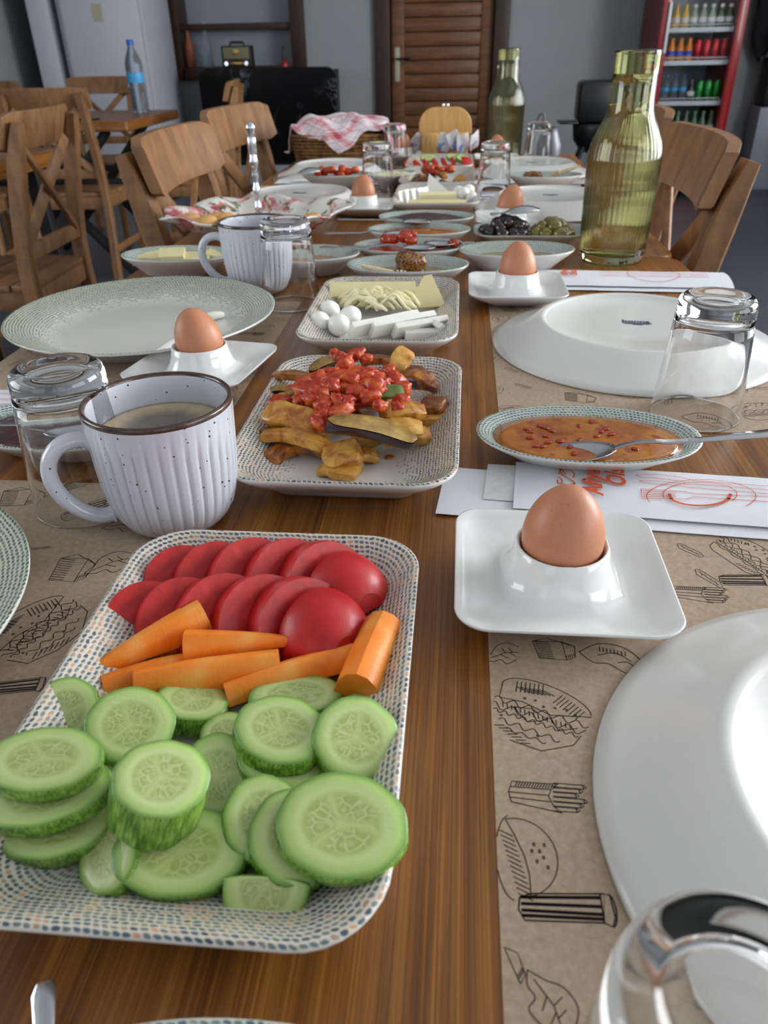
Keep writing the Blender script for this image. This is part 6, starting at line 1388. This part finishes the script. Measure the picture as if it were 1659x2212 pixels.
# ------------------------------------------------------------------ bread basket
bk = thing('bread_basket', 'brown wicker bread basket at the far end of the table', 'basket', (-0.328, 2.30, TZ+0.0006))
for k in range(9):
    z = 0.006+k*0.0085; s_ = 0.90+0.10*k/8; pts = []; N = 96
    for j, q in enumerate(rrect(0.128*s_, 0.078*s_, 0.035, 23)):
        wv = 0.0035*math.sin(j*PI/2+k*PI); n_ = Vector((q[0], q[1], 0)).normalized(); pts.append((q[0]+n_.x*wv, q[1]+n_.y*wv, z))
    MB().tube(pts, 0.0048, 6, closed=True).build('wicker_row', W['wicker'], bk, ang=None)
MB().loft([rrect(0.112, 0.066, 0.03, 6, 0.0), rrect(0.114, 0.068, 0.03, 6, 0.004)], cap0=True, cap1=True).build('basket_base', W['wicker'], bk)
for i, (x, y, lab) in enumerate([(-0.375, 2.285, 'brown bread roll under the checked cloth at the left'), (-0.285, 2.285, 'brown bread roll under the checked cloth at the right'), (-0.33, 2.32, 'brown bread roll at the back of the basket')]):
    o = blob_mesh(MB(), 0.052, 0.04, 0.032, i+5, 0.08, 1.2, 3).build('bread_roll', W['bread'], ang=None); o.location = (x, y, TZ+0.072); tag(o, lab, 'bread', 'bread rolls')
G = 44; vs = []; fs = []; uv = []
for i in range(G+1):
    for j in range(G+1):
        u, v = -1+2*i/G, -1+2*j/G; x, y = (u-v)*0.118, (u+v)*0.086          # the cloth lies cornerwise
        ex = max(0, abs(x)-0.125); ey = max(0, abs(y)-0.072); over = math.hypot(ex, ey)
        top = 0.118-0.02*(abs(x)/0.13)**2+0.010*noise.noise(Vector((x*22, y*22, 1.3)))+0.006*math.sin(x*60+y*25)
        if y < -0.03: top -= 0.012*max(0, math.sin(x*34+1.2))
        drop = min(over, 0.2)*0.75
        xx = x-math.copysign(ex*0.66, x) if ex else x; yy = y-math.copysign(ey*0.72, y) if ey else y
        vs.append((xx+0.006*noise.noise(Vector((x*25, y*25, 7))), yy+0.010*noise.noise(Vector((x*30, y*12, 9)))*(1 if ey else 0.2), max(top-drop, 0.03)))
for i in range(G):
    for j in range(G):
        a = i*(G+1)+j; fs.append((a, a+1, a+G+2, a+G+1)); uv.append([(p_//(G+1)/G, p_ % (G+1)/G) for p_ in (a, a+1, a+G+2, a+G+1)])
o = MB().add(vs, fs, uv).build('checked_cloth', W['check'], ang=None); o.location = (-0.328, 2.30, TZ); md_ = o.modifiers.new('thickness', 'SOLIDIFY'); md_.thickness = 0.0016
tag(o, 'red and white checked cloth draped over the bread basket', 'cloth')

# ------------------------------------------------------------------ bamboo sachet holder
bh = thing('sachet_holder', 'rounded bamboo holder with sachets at the far table end', 'holder', (-0.045, 2.335, TZ+0.0006))
rr_ = rrect(0.072, 0.066, 0.045, 10)
def bg_(s_, y): return [(p[0]*s_, y, p[1]*s_+0.066) for p in rr_]
MB().loft([bg_(0.97, -0.006), bg_(1.0, -0.004), bg_(1.0, 0.004), bg_(0.97, 0.006)], cap0=True, cap1=True).build('back_board', W['bamboo'], bh, ang=0.5)
for sx in (-1, 1): MB().box((sx*0.040, -0.030, 0.036), (0.045, 0.045, 0.070), bev=0.004).build('pocket', W['bamboo'], bh)
MB().box((0, -0.03, 0.006), (0.13, 0.06, 0.012), bev=0.003).build('base_board', W['bamboo'], bh)
for sx in (-1, 1): MB().lathe([(0.003, 0), (0.0045, 0.004), (0.003, 0.009)], 10, M=Matrix.Translation((sx*0.006, 0, 0.131))).build('stud', W['silver'], bh)
for i, (x, y, z, rz, lab) in enumerate([(-0.045, 2.245, 0.055, 0.2, 'left paper sachet propped before the bamboo holder'), (-0.018, 2.242, 0.060, -0.5, 'middle paper sachet propped before the bamboo holder'), (0.004, 2.245, 0.052, -0.2, 'right paper sachet propped before the bamboo holder'), (-0.125, 2.325, 0.045, 0.6, 'paper sachet sticking out left of the bamboo holder'), (0.036, 2.32, 0.050, -0.4, 'paper sachet sticking out right of the bamboo holder')]):
    rings = [[(a*(0.018-0.002*abs(b)), 0.002*math.sin(a*3+b*2+i)+s_*0.0025*(1-b*b), b*0.026) for a in (-1, -0.5, 0, 0.5, 1) for s_ in (1,)]+[(a*(0.018-0.002*abs(b)), 0.002*math.sin(a*3+b*2+i)-0.0025*(1-b*b), b*0.026) for a in (1, 0.5, 0, -0.5, -1)] for b in (-1, -0.85, -0.4, 0, 0.4, 0.85, 1)]
    o = MB().loft(rings, cap0=True, cap1=True).build('sachet', W['foil'], ang=0.6); o.location = (x, y, TZ+z); o.rotation_euler = (0.4, rz, 0.2*i); tag(o, lab, 'sachet', 'paper sachets')
# grey pitcher by the far right glass
pt = thing('pitcher', 'small grey metal pitcher at the far right table corner', 'pitcher', (0.245, 2.40, TZ+0.0006))
MB().lathe([(0.030, 0), (0.034, 0.004), (0.036, 0.03), (0.026, 0.055), (0.022, 0.07), (0.024, 0.075), (0.021, 0.074), (0.020, 0.065), (0.024, 0.05), (0.033, 0.03), (0.033, 0.006), (0.003, 0.005)], 28).build('pitcher_body', W['pitcher'], pt)
MB().tube(smooth_path([(-0.022, 0, 0.068), (-0.036, 0, 0.085), (-0.030, 0, 0.105), (-0.018, 0, 0.105), (-0.018, 0, 0.075)], 5), 0.003, 8).build('handle', W['pitcher'], pt)
